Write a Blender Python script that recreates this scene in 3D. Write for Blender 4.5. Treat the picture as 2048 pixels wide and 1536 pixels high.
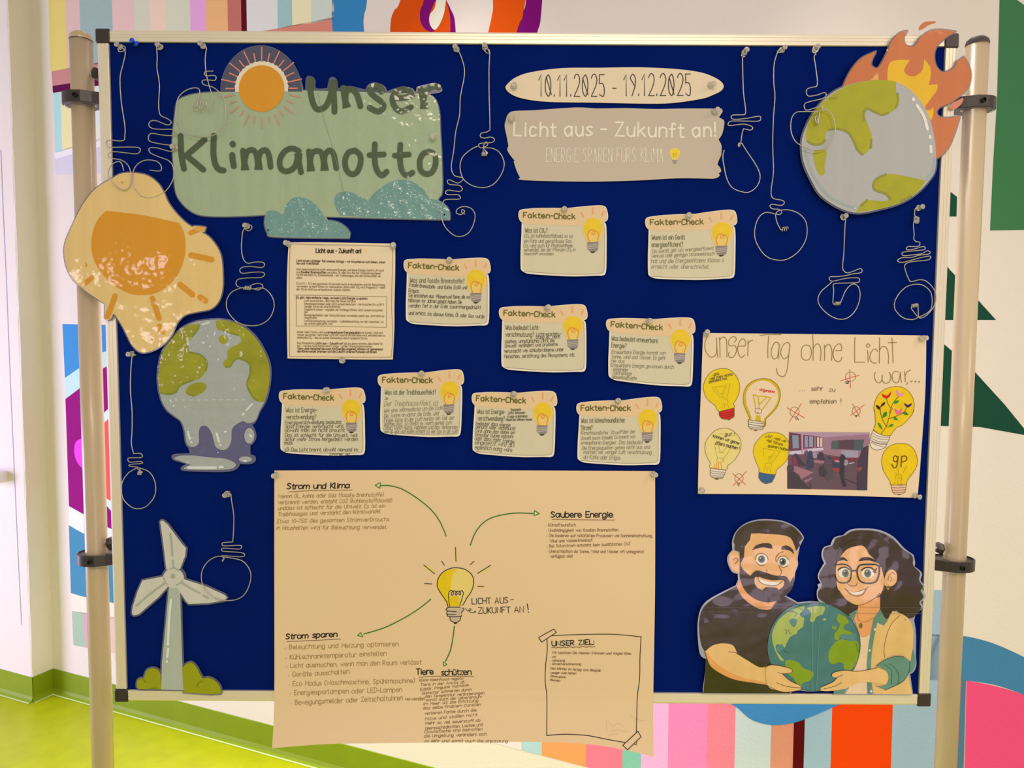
import bpy, math, random
from mathutils import Vector, Matrix
from mathutils.geometry import delaunay_2d_cdt

for _o in list(bpy.data.objects):
    bpy.data.objects.remove(_o)
SC = bpy.context.scene
COL = SC.collection
random.seed(11)

# ------------------------------------------------------------------ camera, world, lights, exposure
FOC, CX, CY = 1475.0, 1024.0, 768.0
CAMZ = 1.49
PITCH, ROLL = 0.0629, 0.0056
WC = Matrix.Rotation(ROLL, 3, 'Y') @ Matrix.Rotation(PITCH, 3, 'X')      # world -> (right, forward, up)
WCT = WC.transposed()
cam_data = bpy.data.cameras.new('camera')
cam = bpy.data.objects.new('camera', cam_data)
COL.objects.link(cam)
cam_data.sensor_fit = 'HORIZONTAL'
cam_data.sensor_width = 36.0
cam_data.lens = 36.0 * FOC / 2048.0
cam_data.clip_start = 0.02
_rot = WCT @ Matrix(((1, 0, 0), (0, 0, -1), (0, 1, 0)))
cam.matrix_world = Matrix.Translation((0, 0, CAMZ)) @ _rot.to_4x4()
SC.camera = cam

SC.view_settings.view_transform = 'Standard'
SC.view_settings.look = 'None'
SC.view_settings.gamma = 1.0
SC.view_settings.use_curve_mapping = False
SC.view_settings.exposure = 0.0

world = bpy.data.worlds.new('world')
SC.world = world
world.use_nodes = True
_bg = world.node_tree.nodes['Background']
_bg.inputs['Color'].default_value = (1.0, 0.86, 0.72, 1)
_bg.inputs['Strength'].default_value = 0.45

def area_light(name, loc, target, sx, sy, power, color, spread=180):
    d = bpy.data.lights.new(name, 'AREA')
    d.shape = 'RECTANGLE'; d.size = sx; d.size_y = sy; d.energy = power; d.color = color
    d.spread = math.radians(spread)
    o = bpy.data.objects.new(name, d)
    COL.objects.link(o)
    o.location = loc
    o.rotation_euler = (Vector(target) - Vector(loc)).to_track_quat('-Z', 'Y').to_euler()
    return o
# the corridor's warm ceiling lamps, behind and above the photographer
area_light('ceiling_lamp', (0.35, -1.2, 2.85), (0.35, -1.1, 0.0), 1.6, 0.5, 42, (1.0, 0.83, 0.66))
area_light('ceiling_lamp', (2.3, -0.2, 2.85), (2.3, 0.2, 0.0), 1.2, 0.5, 18, (1.0, 0.83, 0.66))
area_light('ceiling_lamp', (-0.65, 1.95, 2.85), (-0.65, 2.02, 0.0), 1.0, 0.25, 15, (1.0, 0.88, 0.86), 70)
area_light('ceiling_lamp', (0.38, 1.60, 2.85), (0.38, 1.64, 0.0), 0.8, 0.2, 6, (1.0, 0.90, 0.78), 50)
# daylight through the window on the left
area_light('window_and_glint_light', (-4.4, 1.75, 0.95), (0.2, 2.25, 0.5), 1.3, 1.5, 114, (0.63, 0.55, 1.0))

area_light('sheen_daylight', (1.7, -3.0, 1.0), (0.5, 1.3, 1.1), 1.5, 1.9, 24, (0.96, 0.76, 0.98))  # added unseen light, placed and sized for a sheen on the couple's laminate
area_light('window_and_glint_light', (-2.75, -2.6, 1.7), (-0.7, 1.3, 1.6), 0.45, 0.4, 5, (1.0, 0.86, 0.96))  # small added light, not a window: sets glints on the sun and green sign

# ------------------------------------------------------------------ helpers: pixels of the photograph to points in the room
YB = 1.3223                     # plane of the felt; the frame's front stands 5 mm proud of it
def ray(px, py):
    return WCT @ Vector(((px - CX) / FOC, 1.0, -(py - CY) / FOC))
def on_y(px, py, y):
    d = ray(px, py); t = y / d.y
    return Vector((d.x * t, y, CAMZ + d.z * t))
def on_z(px, py, z):
    d = ray(px, py); t = (z - CAMZ) / d.z
    return Vector((d.x * t, d.y * t, z))

_lin = lambda c: c / 12.92 if c <= 0.04045 else ((c + 0.055) / 1.055) ** 2.4
ILL = (0.84, 0.72, 0.54)         # light reaching the board, so that paint colours can be given as seen
MATS = {}
def mat(name, rgb, rough=0.6, bump=0.0, bscale=60.0, metal=0.0, spec=0.4, ill=ILL, coat=0.0, alpha=1.0, mottle=0.0,
        mscale=(3, 3, 3), bdist=0.002, direct=False, transmission=0.0, detail=4.0, coatrough=0.12):
    if name in MATS: return MATS[name]
    m = bpy.data.materials.new(name); m.use_nodes = True
    nt = m.node_tree; b = nt.nodes['Principled BSDF']
    lin = [_lin(c / 255.0) for c in rgb]
    if not direct:
        lin = [min(0.93, l / i) for l, i in zip(lin, ill)]
    b.inputs['Base Color'].default_value = (*lin, 1)
    b.inputs['Roughness'].default_value = rough
    b.inputs['Metallic'].default_value = metal
    b.inputs['Specular IOR Level'].default_value = spec
    b.inputs['Coat Weight'].default_value = coat
    b.inputs['Coat Roughness'].default_value = coatrough
    b.inputs['Alpha'].default_value = alpha
    b.inputs['Transmission Weight'].default_value = transmission
    if bump or mottle:
        tc = nt.nodes.new('ShaderNodeTexCoord')
    if mottle:
        mp = nt.nodes.new('ShaderNodeMapping'); mp.inputs['Scale'].default_value = mscale
        n = nt.nodes.new('ShaderNodeTexNoise'); n.inputs['Scale'].default_value = 1.0
        n.inputs['Detail'].default_value = 3
        r = nt.nodes.new('ShaderNodeMapRange')
        r.inputs['From Min'].default_value = 0.3; r.inputs['From Max'].default_value = 0.7
        r.inputs['To Min'].default_value = 1 - mottle; r.inputs['To Max'].default_value = 1 + mottle
        x = nt.nodes.new('ShaderNodeVectorMath'); x.operation = 'SCALE'
        x.inputs[0].default_value = lin
        nt.links.new(tc.outputs['Object'], mp.inputs['Vector']); nt.links.new(mp.outputs[0], n.inputs['Vector'])
        nt.links.new(n.outputs['Fac'], r.inputs['Value']); nt.links.new(r.outputs[0], x.inputs['Scale'])
        nt.links.new(x.outputs[0], b.inputs['Base Color'])
    if bump:
        n = nt.nodes.new('ShaderNodeTexNoise'); n.inputs['Scale'].default_value = bscale
        n.inputs['Detail'].default_value = detail
        k = nt.nodes.new('ShaderNodeBump'); k.inputs['Strength'].default_value = bump
        k.inputs['Distance'].default_value = bdist
        nt.links.new(tc.outputs['Object'], n.inputs['Vector'])
        nt.links.new(n.outputs['Fac'], k.inputs['Height']); nt.links.new(k.outputs[0], b.inputs['Normal'])
        if coat: nt.links.new(k.outputs[0], b.inputs['Coat Normal'])
    MATS[name] = m
    return m

def tag(o, label=None, cat=None, group=None, kind=None):
    for k, v in (('label', label), ('category', cat), ('group', group), ('kind', kind)):
        if v: o[k] = v
    return o
def mesh_obj(name, verts, faces, m, parent=None, origin=None, smooth=False):
    me = bpy.data.meshes.new(name)
    if origin is not None:
        origin = Vector(origin)
        verts = [Vector(v) - origin for v in verts]
    me.from_pydata([tuple(v) for v in verts], [], faces)
    if m: me.materials.append(m)
    if smooth:
        me.polygons.foreach_set('use_smooth', [True] * len(me.polygons))
    o = bpy.data.objects.new(name, me); COL.objects.link(o)
    if parent is not None: o.parent = parent
    if origin is not None: o.location = origin
    return o
def empty(name, loc, label=None, cat=None, group=None, kind=None):
    o = bpy.data.objects.new(name, None); COL.objects.link(o)
    o.empty_display_size = 0.05; o.location = loc
    return tag(o, label, cat, group, kind)
class MB:                                    # collects shapes, then links them as one mesh object
    def __init__(s): s.v = []; s.f = []
    def add(s, v, f):
        b = len(s.v); s.v += [Vector(p) for p in v]; s.f += [tuple(i + b for i in q) for q in f]; return s
    def box(s, x0, x1, y0, y1, z0, z1, bev=0.0):
        if bev:
            def ring(y, i):
                return [(x0 + i + bev, y, z0 + i), (x1 - i - bev, y, z0 + i), (x1 - i, y, z0 + i + bev), (x1 - i, y, z1 - i - bev),
                        (x1 - i - bev, y, z1 - i), (x0 + i + bev, y, z1 - i), (x0 + i, y, z1 - i - bev), (x0 + i, y, z0 + i + bev)]
            rs = [ring(y0, bev), ring(y0 + bev, 0), ring(y1 - bev, 0), ring(y1, bev)]
            return s.loft(rs)
        v = [(x, y, z) for x in (x0, x1) for y in (y0, y1) for z in (z0, z1)]
        return s.add(v, [(0, 1, 3, 2), (4, 6, 7, 5), (0, 4, 5, 1), (2, 3, 7, 6), (0, 2, 6, 4), (1, 5, 7, 3)])
    def loft(s, rings, caps=True):
        n = len(rings[0]); v = [p for r in rings for p in r]; f = []
        for k in range(len(rings) - 1):
            for i in range(n):
                j = (i + 1) % n
                f.append((k * n + i, k * n + j, (k + 1) * n + j, (k + 1) * n + i))
        if caps: f += [tuple(range(n))[::-1], tuple(range((len(rings) - 1) * n, len(rings) * n))]
        return s.add(v, f)
    def lathe(s, prof, c, ax='z', n=20, caps=True, rot=None):     # prof: (radius, height) pairs
        rs = []
        for r, h in prof:
            q = []
            for i in range(n):
                a = 2 * math.pi * i / n
                p = Vector((r * math.cos(a), r * math.sin(a), h))
                if ax == 'y': p = Vector((p.x, -p.z, p.y))
                if ax == 'x': p = Vector((p.z, p.x, p.y))
                if rot: p = rot @ p
                q.append(Vector(c) + p)
            rs.append(q)
        return s.loft(rs, caps)
    def build(s, name, m, parent=None, origin=None, smooth=False):
        return mesh_obj(name, s.v, s.f, m, parent, origin, smooth)

def parse(t):
    r = []
    for k in t.split():
        c = k[0] == '!'
        x, y = k.lstrip('!').split(',')
        r.append((float(x), float(y), c))
    return r
def catmull(p, closed, n):
    out = []; m = len(p)
    if m < 3 and not closed: return list(p)
    for i in range(m if closed else m - 1):
        if closed: a, b, c, d = p[(i - 1) % m], p[i], p[(i + 1) % m], p[(i + 2) % m]
        else: a, b, c, d = p[max(i - 1, 0)], p[i], p[i + 1], p[min(i + 2, m - 1)]
        for k in range(n):
            t = k / n
            out.append(tuple(0.5 * (2 * b[j] + (c[j] - a[j]) * t + (2 * a[j] - 5 * b[j] + 4 * c[j] - d[j]) * t * t
                       + (3 * b[j] - a[j] - 3 * c[j] + d[j]) * t ** 3) for j in (0, 1)))
    if not closed: out.append(tuple(p[-1][:2]))
    return out
def curve(t, closed=False, n=5, f=None):     # '!x,y' marks a corner; f maps the tracing frame to photo pixels
    p = parse(t) if isinstance(t, str) else [(q[0], q[1], len(q) > 2 and q[2]) for q in t]
    cs = [i for i, q in enumerate(p) if q[2]]
    if closed and cs:
        p = p[cs[0]:] + p[:cs[0]] + [p[cs[0]]]
        closed2 = False
    else: closed2 = closed
    if closed2: out = catmull([q[:2] for q in p], True, n)
    else:
        out = []; seg = [p[0][:2]]
        for q in p[1:]:
            seg.append(q[:2])
            if q[2]: out += catmull(seg, False, n)[:-1]; seg = [q[:2]]
        if len(seg) > 1: out += catmull(seg, False, n)
        else: out.append(seg[0])
        if closed: out = out[:-1]
    return [f(*q) for q in out] if f else out
def zoomed(ox, oy, s):
    return lambda x, y: (ox + x / s, oy + y / s)
def offset(pts, d):                          # move a closed outline outwards by d pixels
    n = len(pts); A = sum(pts[i][0] * pts[(i + 1) % n][1] - pts[(i + 1) % n][0] * pts[i][1] for i in range(n))
    s = 1 if A > 0 else -1; out = []
    for i in range(n):
        a, b = pts[i - 1], pts[(i + 1) % n]
        dx, dy = b[0] - a[0], b[1] - a[1]; l = math.hypot(dx, dy) or 1
        out.append((pts[i][0] + s * dy / l * d, pts[i][1] - s * dx / l * d))
    return out
def ribbon(pts, w, cap=True):                # flat stroke with round ends, in pixels
    q = [pts[0]]
    for p in pts[1:]:
        if math.hypot(p[0] - q[-1][0], p[1] - q[-1][1]) > 0.05: q.append(p)
    if len(q) == 1: q.append((q[0][0] + 0.1, q[0][1]))
    v = []; f = []; n = len(q)
    ws = w if isinstance(w, list) else None
    for i in range(n):
        hw = (ws[min(i, len(ws) - 1)] if ws else w) / 2
        if i == 0: dx, dy = q[1][0] - q[0][0], q[1][1] - q[0][1]; k = 1
        elif i == n - 1: dx, dy = q[-1][0] - q[-2][0], q[-1][1] - q[-2][1]; k = 1
        else:
            ax, ay = q[i][0] - q[i - 1][0], q[i][1] - q[i - 1][1]; bx, by = q[i + 1][0] - q[i][0], q[i + 1][1] - q[i][1]
            la, lb = math.hypot(ax, ay), math.hypot(bx, by)
            dx, dy = ax / la + bx / lb, ay / la + by / lb
            c = math.hypot(dx, dy) / 2; k = min(1.5, 1 / max(c, 0.4))
            if c < 0.2: dx, dy = bx, by
        l = math.hypot(dx, dy) or 1; nx, ny = -dy / l * hw * k, dx / l * hw * k
        v += [(q[i][0] + nx, q[i][1] + ny), (q[i][0] - nx, q[i][1] - ny)]
        if i: f.append((2 * i - 2, 2 * i - 1, 2 * i + 1, 2 * i))
    if cap:
        for (cx, cy), (ox, oy), a, b in ((q[0], q[1], 0, 1), (q[-1], q[-2], 2 * n - 1, 2 * n - 2)):
            dx, dy = cx - ox, cy - oy; l = math.hypot(dx, dy) or 1; dx /= l; dy /= l
            hw = math.hypot(v[a][0] - cx, v[a][1] - cy)
            ids = [a]
            m = 3 if hw < 2 else 7
            for j in range(1, m):
                t = math.pi * j / m
                sx, sy = (v[a][0] - cx), (v[a][1] - cy)
                ids.append(len(v)); v.append((cx + sx * math.cos(t) + dx * hw * math.sin(t), cy + sy * math.cos(t) + dy * hw * math.sin(t)))
            ids.append(b); f.append(tuple(ids))
    return v, f

EACH = ('coast_line', 'gloss_mark', 'globe_edge', 'blade_shading', 'bush_shading', 'ink_line', 'arrow', 'light_ray', 'outline', 'crossing_out', 'fold_crease', 'bulb_thread')
class Surface:                               # a thing lying on a plane of the room; its artwork is laid on it in layers
    LAYER = 0.00022
    def __init__(s, name, label, cat, centre, h0=0.002, group=None, warp=None, project=None, parent=None, kind=None):
        s.h0, s.warp = h0, warp
        s.project = project or (lambda x, y, h: on_y(x, y, YB - h))
        s.normal = Vector((0, -1, 0)) if project is None else project.normal
        s.pf = lambda x, y: s.project(x, y, h0)
        s.origin = s.pf(*centre)
        s.obj = parent or empty(name, s.origin, label, cat, group, kind)
    def P(s, x, y, h):
        p = s.pf(x, y)
        if s.warp: h = h + s.warp(p.x, p.z)
        return p + s.normal * h - s.origin
    def _new(s, name, v, f, m, label, kind=None, parent=None, smooth=False):
        o = mesh_obj(name, v, f, m, parent or s.obj, None, smooth)
        if label: o['label'] = label
        if kind: o['kind'] = kind
        return o
    def poly(s, name, pts, m, layer=1, thick=0.0, label=None, parent=None, cell=11.0, sub=True):
        if not isinstance(pts[0], list): pts = [pts]
        v = []; f = []
        for pl in pts:
            q = [pl[0]]
            for p in pl[1:]:
                if math.hypot(p[0] - q[-1][0], p[1] - q[-1][1]) > 0.02: q.append(p)
            if math.hypot(q[0][0] - q[-1][0], q[0][1] - q[-1][1]) < 0.02: q.pop()
            if s.warp and sub:                                    # long edges are cut so that the sheet can bend
                r = []
                for i in range(len(q)):
                    a, b = q[i], q[(i + 1) % len(q)]; l = math.hypot(b[0] - a[0], b[1] - a[1]); k = max(1, int(l / cell))
                    r += [(a[0] + (b[0] - a[0]) * j / k, a[1] + (b[1] - a[1]) * j / k) for j in range(k)]
                q = r
            nq = len(q); ed = [(i, (i + 1) % nq) for i in range(nq)]; vv = [Vector(p) for p in q]
            if s.warp and sub:
                xs = [p[0] for p in q]; ys = [p[1] for p in q]
                x = math.floor(min(xs) / cell) * cell + cell * 0.5
                while x < max(xs):
                    cr = []
                    for i in range(nq):
                        (ax, ay), (bx, by) = q[i], q[(i + 1) % nq]
                        if (ax > x) != (bx > x): cr.append(ay + (by - ay) * (x - ax) / (bx - ax))
                    cr.sort()
                    for a, b in zip(cr[::2], cr[1::2]):
                        y = math.ceil((a + 2.5) / cell) * cell
                        while y < b - 2.5: vv.append(Vector((x, y))); y += cell
                    x += cell
            rv, re, rf, *_ = delaunay_2d_cdt(vv, ed, [], 1, 1e-4)
            base = len(v); H = layer * s.LAYER
            v += [s.P(p.x, p.y, H) for p in rv]
            cnt = {}
            for t in rf:
                t = list(t)
                a, b, c = rv[t[0]], rv[t[1]], rv[t[2]]
                if (b.x - a.x) * (c.y - a.y) - (b.y - a.y) * (c.x - a.x) > 0: t = t[::-1]
                f.append(tuple(i + base for i in t))
                for i in range(len(t)): cnt[(t[i], t[(i + 1) % len(t)])] = 1
            if thick:
                bb = len(v); v += [s.P(p.x, p.y, H - thick) for p in rv]
                for t in rf: 
                    pass
                k = len(f)
                for t in f[-len(rf):]: f.append(tuple(i - base + bb for i in t[::-1]))
                for (i, j) in cnt:
                    if (j, i) not in cnt: f.append((j + base, i + base, i + bb, j + bb))
        return s._new(name, v, f, m, label, parent=parent)
    def strokes(s, name, lines, w, m, layer=2, label=None, parent=None, thick=0.0, cap=True, each=None):
        if each is None: each = name in EACH
        if each:
            for i, l in enumerate(lines): s.strokes(name, [l], w[i] if isinstance(w, (list, tuple)) else w, m, layer, label, parent, thick, cap, False)
            return
        v = []; f = []
        H = layer * s.LAYER
        for i, l in enumerate(lines):
            rv, rf = ribbon(l, w[i] if isinstance(w, (list, tuple)) else w, cap)
            b = len(v)
            n_ = max(1, len(l)); H_ = H + (i % 5) * 0.00002
            v += [s.P(x, y, H_ + 0.00006 * min(1.0, k // 2 / n_)) for k, (x, y) in enumerate(rv)]
            for t in rf:
                a, c, d = rv[t[0]], rv[t[1]], rv[t[2]]
                if (c[0] - a[0]) * (d[1] - a[1]) - (c[1] - a[1]) * (d[0] - a[0]) > 0: t = t[::-1]
                f.append(tuple(k + b for k in t))
        return s._new(name, v, f, m, label, parent=parent)

# ------------------------------------------------------------------ a hand-drawn stroke alphabet
# x and y in base 16 on a grid where a capital is 12 high; z y x w stand for -1 -2 -3 -4; '!' marks a corner
GL = '''a8 76,58,38,06,03,20,40,73;78,70
b8 0C,00;05,28,58,76,73,50,20,02
c7 67,48,28,06,03,10,40,61
d8 75,58,28,05,03,10,50,73;7C,70
e7 04,!74,66,48,28,06,03,20,40,71
f5 5B,3C,2A,20;07,57
g8 75,58,28,05,03,10,50,73;78,7y,5w,2w,0y
h7 0C,00;05,28,58,76,70
i2 18,10;1A,1B
j3 28,2y,0w;2A,2B
k7 0C,00;68,03;25,70
l3 0C,02,10,20
mC 08,00;05,28,48,66,60;65,88,A8,C6,C0
n7 08,00;05,28,58,76,70
o8 48,17,04,11,40,71,84,77,48
p8 08,0w;05,28,58,76,73,50,20,02
q8 75,58,28,05,03,10,50,73;78,7w
r5 08,00;05,28,58
s6 67,48,17,16,34,62,51,20,01
t5 2B,22,30,50;08,58
u7 08,03,20,50,73;78,70
v7 08,!40,78
wA 08,!20,!56,!80,A8
x7 08,70;78,00
y7 08,41;78,2w
z6 08,!68,!00,60
~6 00,0A,2C,5B,58,36,64,61,30
A9 00,!4C,80;14,74
B8 00,0C;0C,4C,69,57,07;07,57,74,50,00
C8 8A,5C,2B,06,11,40,81
D8 0C,00;0C,4C,88,84,40,00
E7 7C,!0C,!00,70;06,56
F7 7C,!0C,00;06,56
G9 8A,5C,2B,06,11,40,71,!85,45
H8 0C,00;8C,80;06,86
I2 1C,10
J6 5C,52,30,01
K7 0C,00;7C,05;25,70
L7 0C,!00,70
M9 00,!0C,!45,!9C,90
N8 00,!0C,!80,8C
O9 4C,1A,06,12,40,72,86,7A,4C
P8 00,0C;0C,5C,79,56,06
Q9 4C,1A,06,12,40,72,86,7A,4C;53,80
R8 00,0C;0C,5C,79,56,06;26,70
S8 7A,4C,1B,18,46,73,51,30,01
T8 0C,8C;4C,40
U8 0C,03,30,60,83,8C
V8 0C,!40,8C
WC 0C,!30,!69,!90,CC
X8 0C,80;8C,00
Y8 0C,46;8C,20
Z8 0C,!7C,!00,80
08 4C,1A,06,12,40,62,76,6A,4C
15 09,!3C,30
27 0A,2C,5C,79,55,!00,70
37 0B,3C,69,!37,64,30,01
47 5C,!04,74;50,58
57 6C,!0C,!07,47,64,50,01
67 6C,26,03,20,50,64,36,04
77 0C,!7C,20
87 37,19,3C,59,37,03,30,63,37
97 65,28,0A,3C,6A,66,20
.1 00,01
,2 11,0y
-5 05,55
_6 05,65
!2 1C,14;10,11
?7 0A,3C,69,36,34;30,31
:1 00,01;07,08
(4 4D,19,13,4z
)4 0D,39,33,0z
%9 0B,19,3B,19,0B;8C,00;61,73,81,60
"4 0C,09;3C,39
*3 05,27,45,24,05
'1 0C,09
/6 0y,6C
=5 04,54;07,57'''
FONT = {}
_hx = {**{c: i for i, c in enumerate('0123456789ABCDEF')}, 'z': -1, 'y': -2, 'x': -3, 'w': -4}
for _l in GL.split('\n'):
    _ch = _l[0]; _w = _hx[_l[1]]; _st = []
    for _s in _l[3:].split(';'):
        _p = []
        for _t in _s.split(','):
            _c = _t[0] == '!'; _t = _t.lstrip('!')
            _p.append((_hx[_t[0]], _hx[_t[1]], _c))
        _st.append(curve(_p, n=4))
    FONT[_ch] = (_w, _st)
for _a, _b in (('ä', 'a'), ('ö', 'o'), ('ü', 'u'), ('Ä', 'A'), ('Ö', 'O'), ('Ü', 'U')):
    _w, _st = FONT[_b]; _y = 10.5 if _a.islower() else 14
    FONT[_a] = (_w, _st + [[(_w * .25, _y), (_w * .25, _y + 1)], [(_w * .7, _y), (_w * .7, _y + 1)]])
FONT['ß'] = FONT['~']; FONT['„'] = (4, [[(1, 1), (0, -2)], [(3, 1), (2, -2)]]); FONT['“'] = FONT['"']; FONT['–'] = (8, [[(0, 5), (8, 5)]])
FONT['&'] = (4, [[(0, 1), (2, 3), (4, 3), (0, -3), (4, -3)]])          # a small lowered two
FONT['£'] = (5, [[(0, 1), (2, 3), (4, 2.6), (3, 0), (0, -3), (4.4, -3)]])
FONT['•'] = (3, [[(0.5, 3), (1.2, 3.4), (1.6, 2.8), (0.8, 2.6), (1.2, 3.2)]]); del FONT['~']

def typeset(t, x0, y0, x1, y1, cap, gap=2.4, slant=0.0, jit=0.0, space=6.0, f=None, rnd=None, lens=1.0):
    """strokes of a line of writing that runs from (x0, y0) to (x1, y1) on its baseline, capitals cap pixels high"""
    rnd = rnd or random
    w = 0; lay = []
    for ch in t:
        if ch == ' ': w += space; continue
        g = FONT.get(ch)
        if not g: continue
        lay.append((w, g)); w += g[0] + gap
    w -= gap
    L = math.hypot(x1 - x0, y1 - y0); ex, ey = (x1 - x0) / L, (y1 - y0) / L
    sx = L / max(w, 1); sy = cap / 12.0; out = []
    for gx, (gw, st) in lay:
        jy = rnd.uniform(-1, 1) * jit; js = 1 + rnd.uniform(-1, 1) * jit * 0.06; jr = rnd.uniform(-1, 1) * jit * 0.03
        for l in st:
            q = []
            for x, y in l:
                X = (gx + x * js + y * (slant + jr)) * sx; Y = (y * js + jy * 0.5) * sy
                q.append((x0 + ex * X + ey * Y, y0 + ey * X - ex * Y))
            out.append(q)
    return out
# ------------------------------------------------------------------ the room: floor, walls, pilaster, skirting, painted mural
ILLW = (0.88, 0.75, 0.62)
ILLT = (0.76, 0.67, 0.68); ILLL = (0.97, 0.86, 0.95); ILLB = (1.0, 0.90, 0.74)
plaster = mat('wall_plaster', (224, 204, 176), 0.85, bump=0.35, bscale=140, ill=ILLW, bdist=0.0015)
floor_m = mat('green_linoleum', (196, 205, 20), 0.36, ill=(1.3, 1.26, 1.3), mottle=0.07, mscale=(14, 14, 14), spec=0.25, bump=0.1, bscale=30)
skirt_m = mat('green_skirting', (134, 156, 6), 0.5, ill=(1.05, 1.0, .8), mottle=0.04, mscale=(9, 9, 9))
seam_m = mat('pale_seam', (190, 200, 120), 0.6, ill=ILLW)

K0 = on_z(109, 1384, 0.0)                     # inside corner by the pilaster, on the floor
K1 = on_z(548, 1506, 0.0)
WD = (K1 - K0).normalized()                   # along the mural wall, to the right
WN = Vector((WD.y, -WD.x, 0))                 # out of the wall, towards the room
if WN.y > 0: WN = -WN
KP = on_z(66, 1403, 0.0)                      # pilaster's outer corner
DEP = (KP - K0).dot(WN)                       # how far the pilaster stands out
RH = 2.9
def wallpt(s, h, z): return K0 + WD * s + WN * h + Vector((0, 0, z))
def slab(name, s0, s1, h0, h1, z0, z1, m, **kw):
    v = [wallpt(s, h, z) for s in (s0, s1) for h in (h0, h1) for z in (z0, z1)]
    return mesh_obj(name, v, [(0, 1, 3, 2), (4, 6, 7, 5), (0, 4, 5, 1), (2, 3, 7, 6), (0, 2, 6, 4), (1, 5, 7, 3)], m, origin=wallpt((s0 + s1) / 2, h0, z0), **kw)
SB = (KP - K0).dot(WD)
wall = tag(slab('wall_back', SB - .02, 5.2, -0.15, 0, 0, RH, plaster), kind='structure')
# pilaster left of the mural with a slightly uneven plaster edge
pil = MB()
rng = random.Random(3)
nz = 60; rows = []
for i in range(nz + 1):
    z = RH * i / nz; j = rng.uniform(-0.0016, 0.0016); k = rng.uniform(-0.0016, 0.0016)
    rows.append([wallpt(SB - 1.6, -0.1, z), wallpt(SB - 1.6, DEP, z), wallpt(SB - 0.008, DEP, z), wallpt(SB + j, DEP + k - 0.002, z),
                 wallpt(SB + k * .5, DEP - 0.010, z), wallpt(SB, -0.1, z)])
pil.loft(rows)
wl = tag(pil.build('wall_left', plaster, origin=wallpt(SB, 0, 0)), kind='structure')
# hairline crack down the pilaster's plaster bead
e = MB()
pr = [on_y(*p, 3.0) for p in ((2, 320), (22, 790), (42, 1250))]
def on_pil(px, py, h=0.0):
    d = ray(px, py); c = Vector((0, 0, CAMZ)); n = WN
    t = (wallpt(0, DEP + h, 0) - c).dot(n) / d.dot(n); return c + d * t
crk = [on_pil(x, y, 0.0012) for x, y in ((1, 300), (6, 420), (12, 560), (17, 690), (22, 790), (29, 950), (35, 1100), (42, 1250))]
v = []; f = []
for i, p in enumerate(crk):
    j = rng.uniform(-0.002, 0.002)
    v += [p + WD * (j - 0.0016), p + WD * (j + 0.0016)]
    if i: f.append((2 * i - 2, 2 * i - 1, 2 * i + 1, 2 * i))
o = mesh_obj('plaster_crack', v, f, mat('crack_grey', (168, 158, 168), 0.9, ill=ILLW)); o.parent = wl; o.matrix_parent_inverse = Matrix.Translation(-wallpt(SB, 0, 0))
# end of the window sill
a = on_pil(15, 942); b_ = on_pil(14, 963)
sb = MB(); s0 = (a - K0).dot(WD)
v = [wallpt(s, h, z) for s in (s0 - 1.2, s0) for h in (DEP, DEP + 0.06) for z in (b_.z, a.z)]
sb.add(v, [(0, 1, 3, 2), (4, 6, 7, 5), (0, 4, 5, 1), (2, 3, 7, 6), (0, 2, 6, 4), (1, 5, 7, 3)])
tag(sb.build('trim_1', mat('sill_white', (226, 205, 214), 0.4, ill=ILLW), origin=wallpt(s0 - .6, DEP, b_.z)), kind='structure')
fl = MB(); fl.add([(-4.5, -2.5, 0), (3.6, -2.5, 0), (3.6, 4.6, 0), (-4.5, 4.6, 0), (-4.5, -2.5, -.05), (3.6, -2.5, -.05), (3.6, 4.6, -.05), (-4.5, 4.6, -.05)],
       [(0, 1, 2, 3), (7, 6, 5, 4), (0, 4, 5, 1), (1, 5, 6, 2), (2, 6, 7, 3), (3, 7, 4, 0)])
tag(fl.build('floor', floor_m, origin=(0, 0, 0)), kind='structure')
# the linoleum runs up the walls as a cove skirting, 10 cm high
ZS = on_y(109, 1337, K0.y).z
def skirting(name, a, b, n, m):
    mbx = MB(); t = 0.003
    prof = [(t, ZS), (t, 0.02), (t + 0.004, 0.007), (t + 0.014, 0.0015), (0, 0.0005), (0, ZS)]
    mbx.loft([[p + n * h + Vector((0, 0, z)) for h, z in prof] for p in (a, b)])
    o = tag(mbx.build(name, m, origin=(a + b) / 2), kind='structure')
    v = [p + n * h + Vector((0, 0, z)) - (a + b) / 2 for p in (a, b) for h, z in ((t + 0.0135, 0.0022), (t + 0.020, 0.0012))]
    mesh_obj('weld_seam', v, [(0, 1, 3, 2)], seam_m, o)
    return o
skirting('baseboard_back', wallpt(0.004, 0, 0), wallpt(5.1, 0, 0), WN, skirt_m)
skirting('baseboard_side', wallpt(SB, DEP + .003, 0), wallpt(SB, 0, 0), WD, skirt_m)
skirting('baseboard_left', wallpt(SB - 1.6, DEP, 0), wallpt(SB + .003, DEP, 0), WN, skirt_m)

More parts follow.
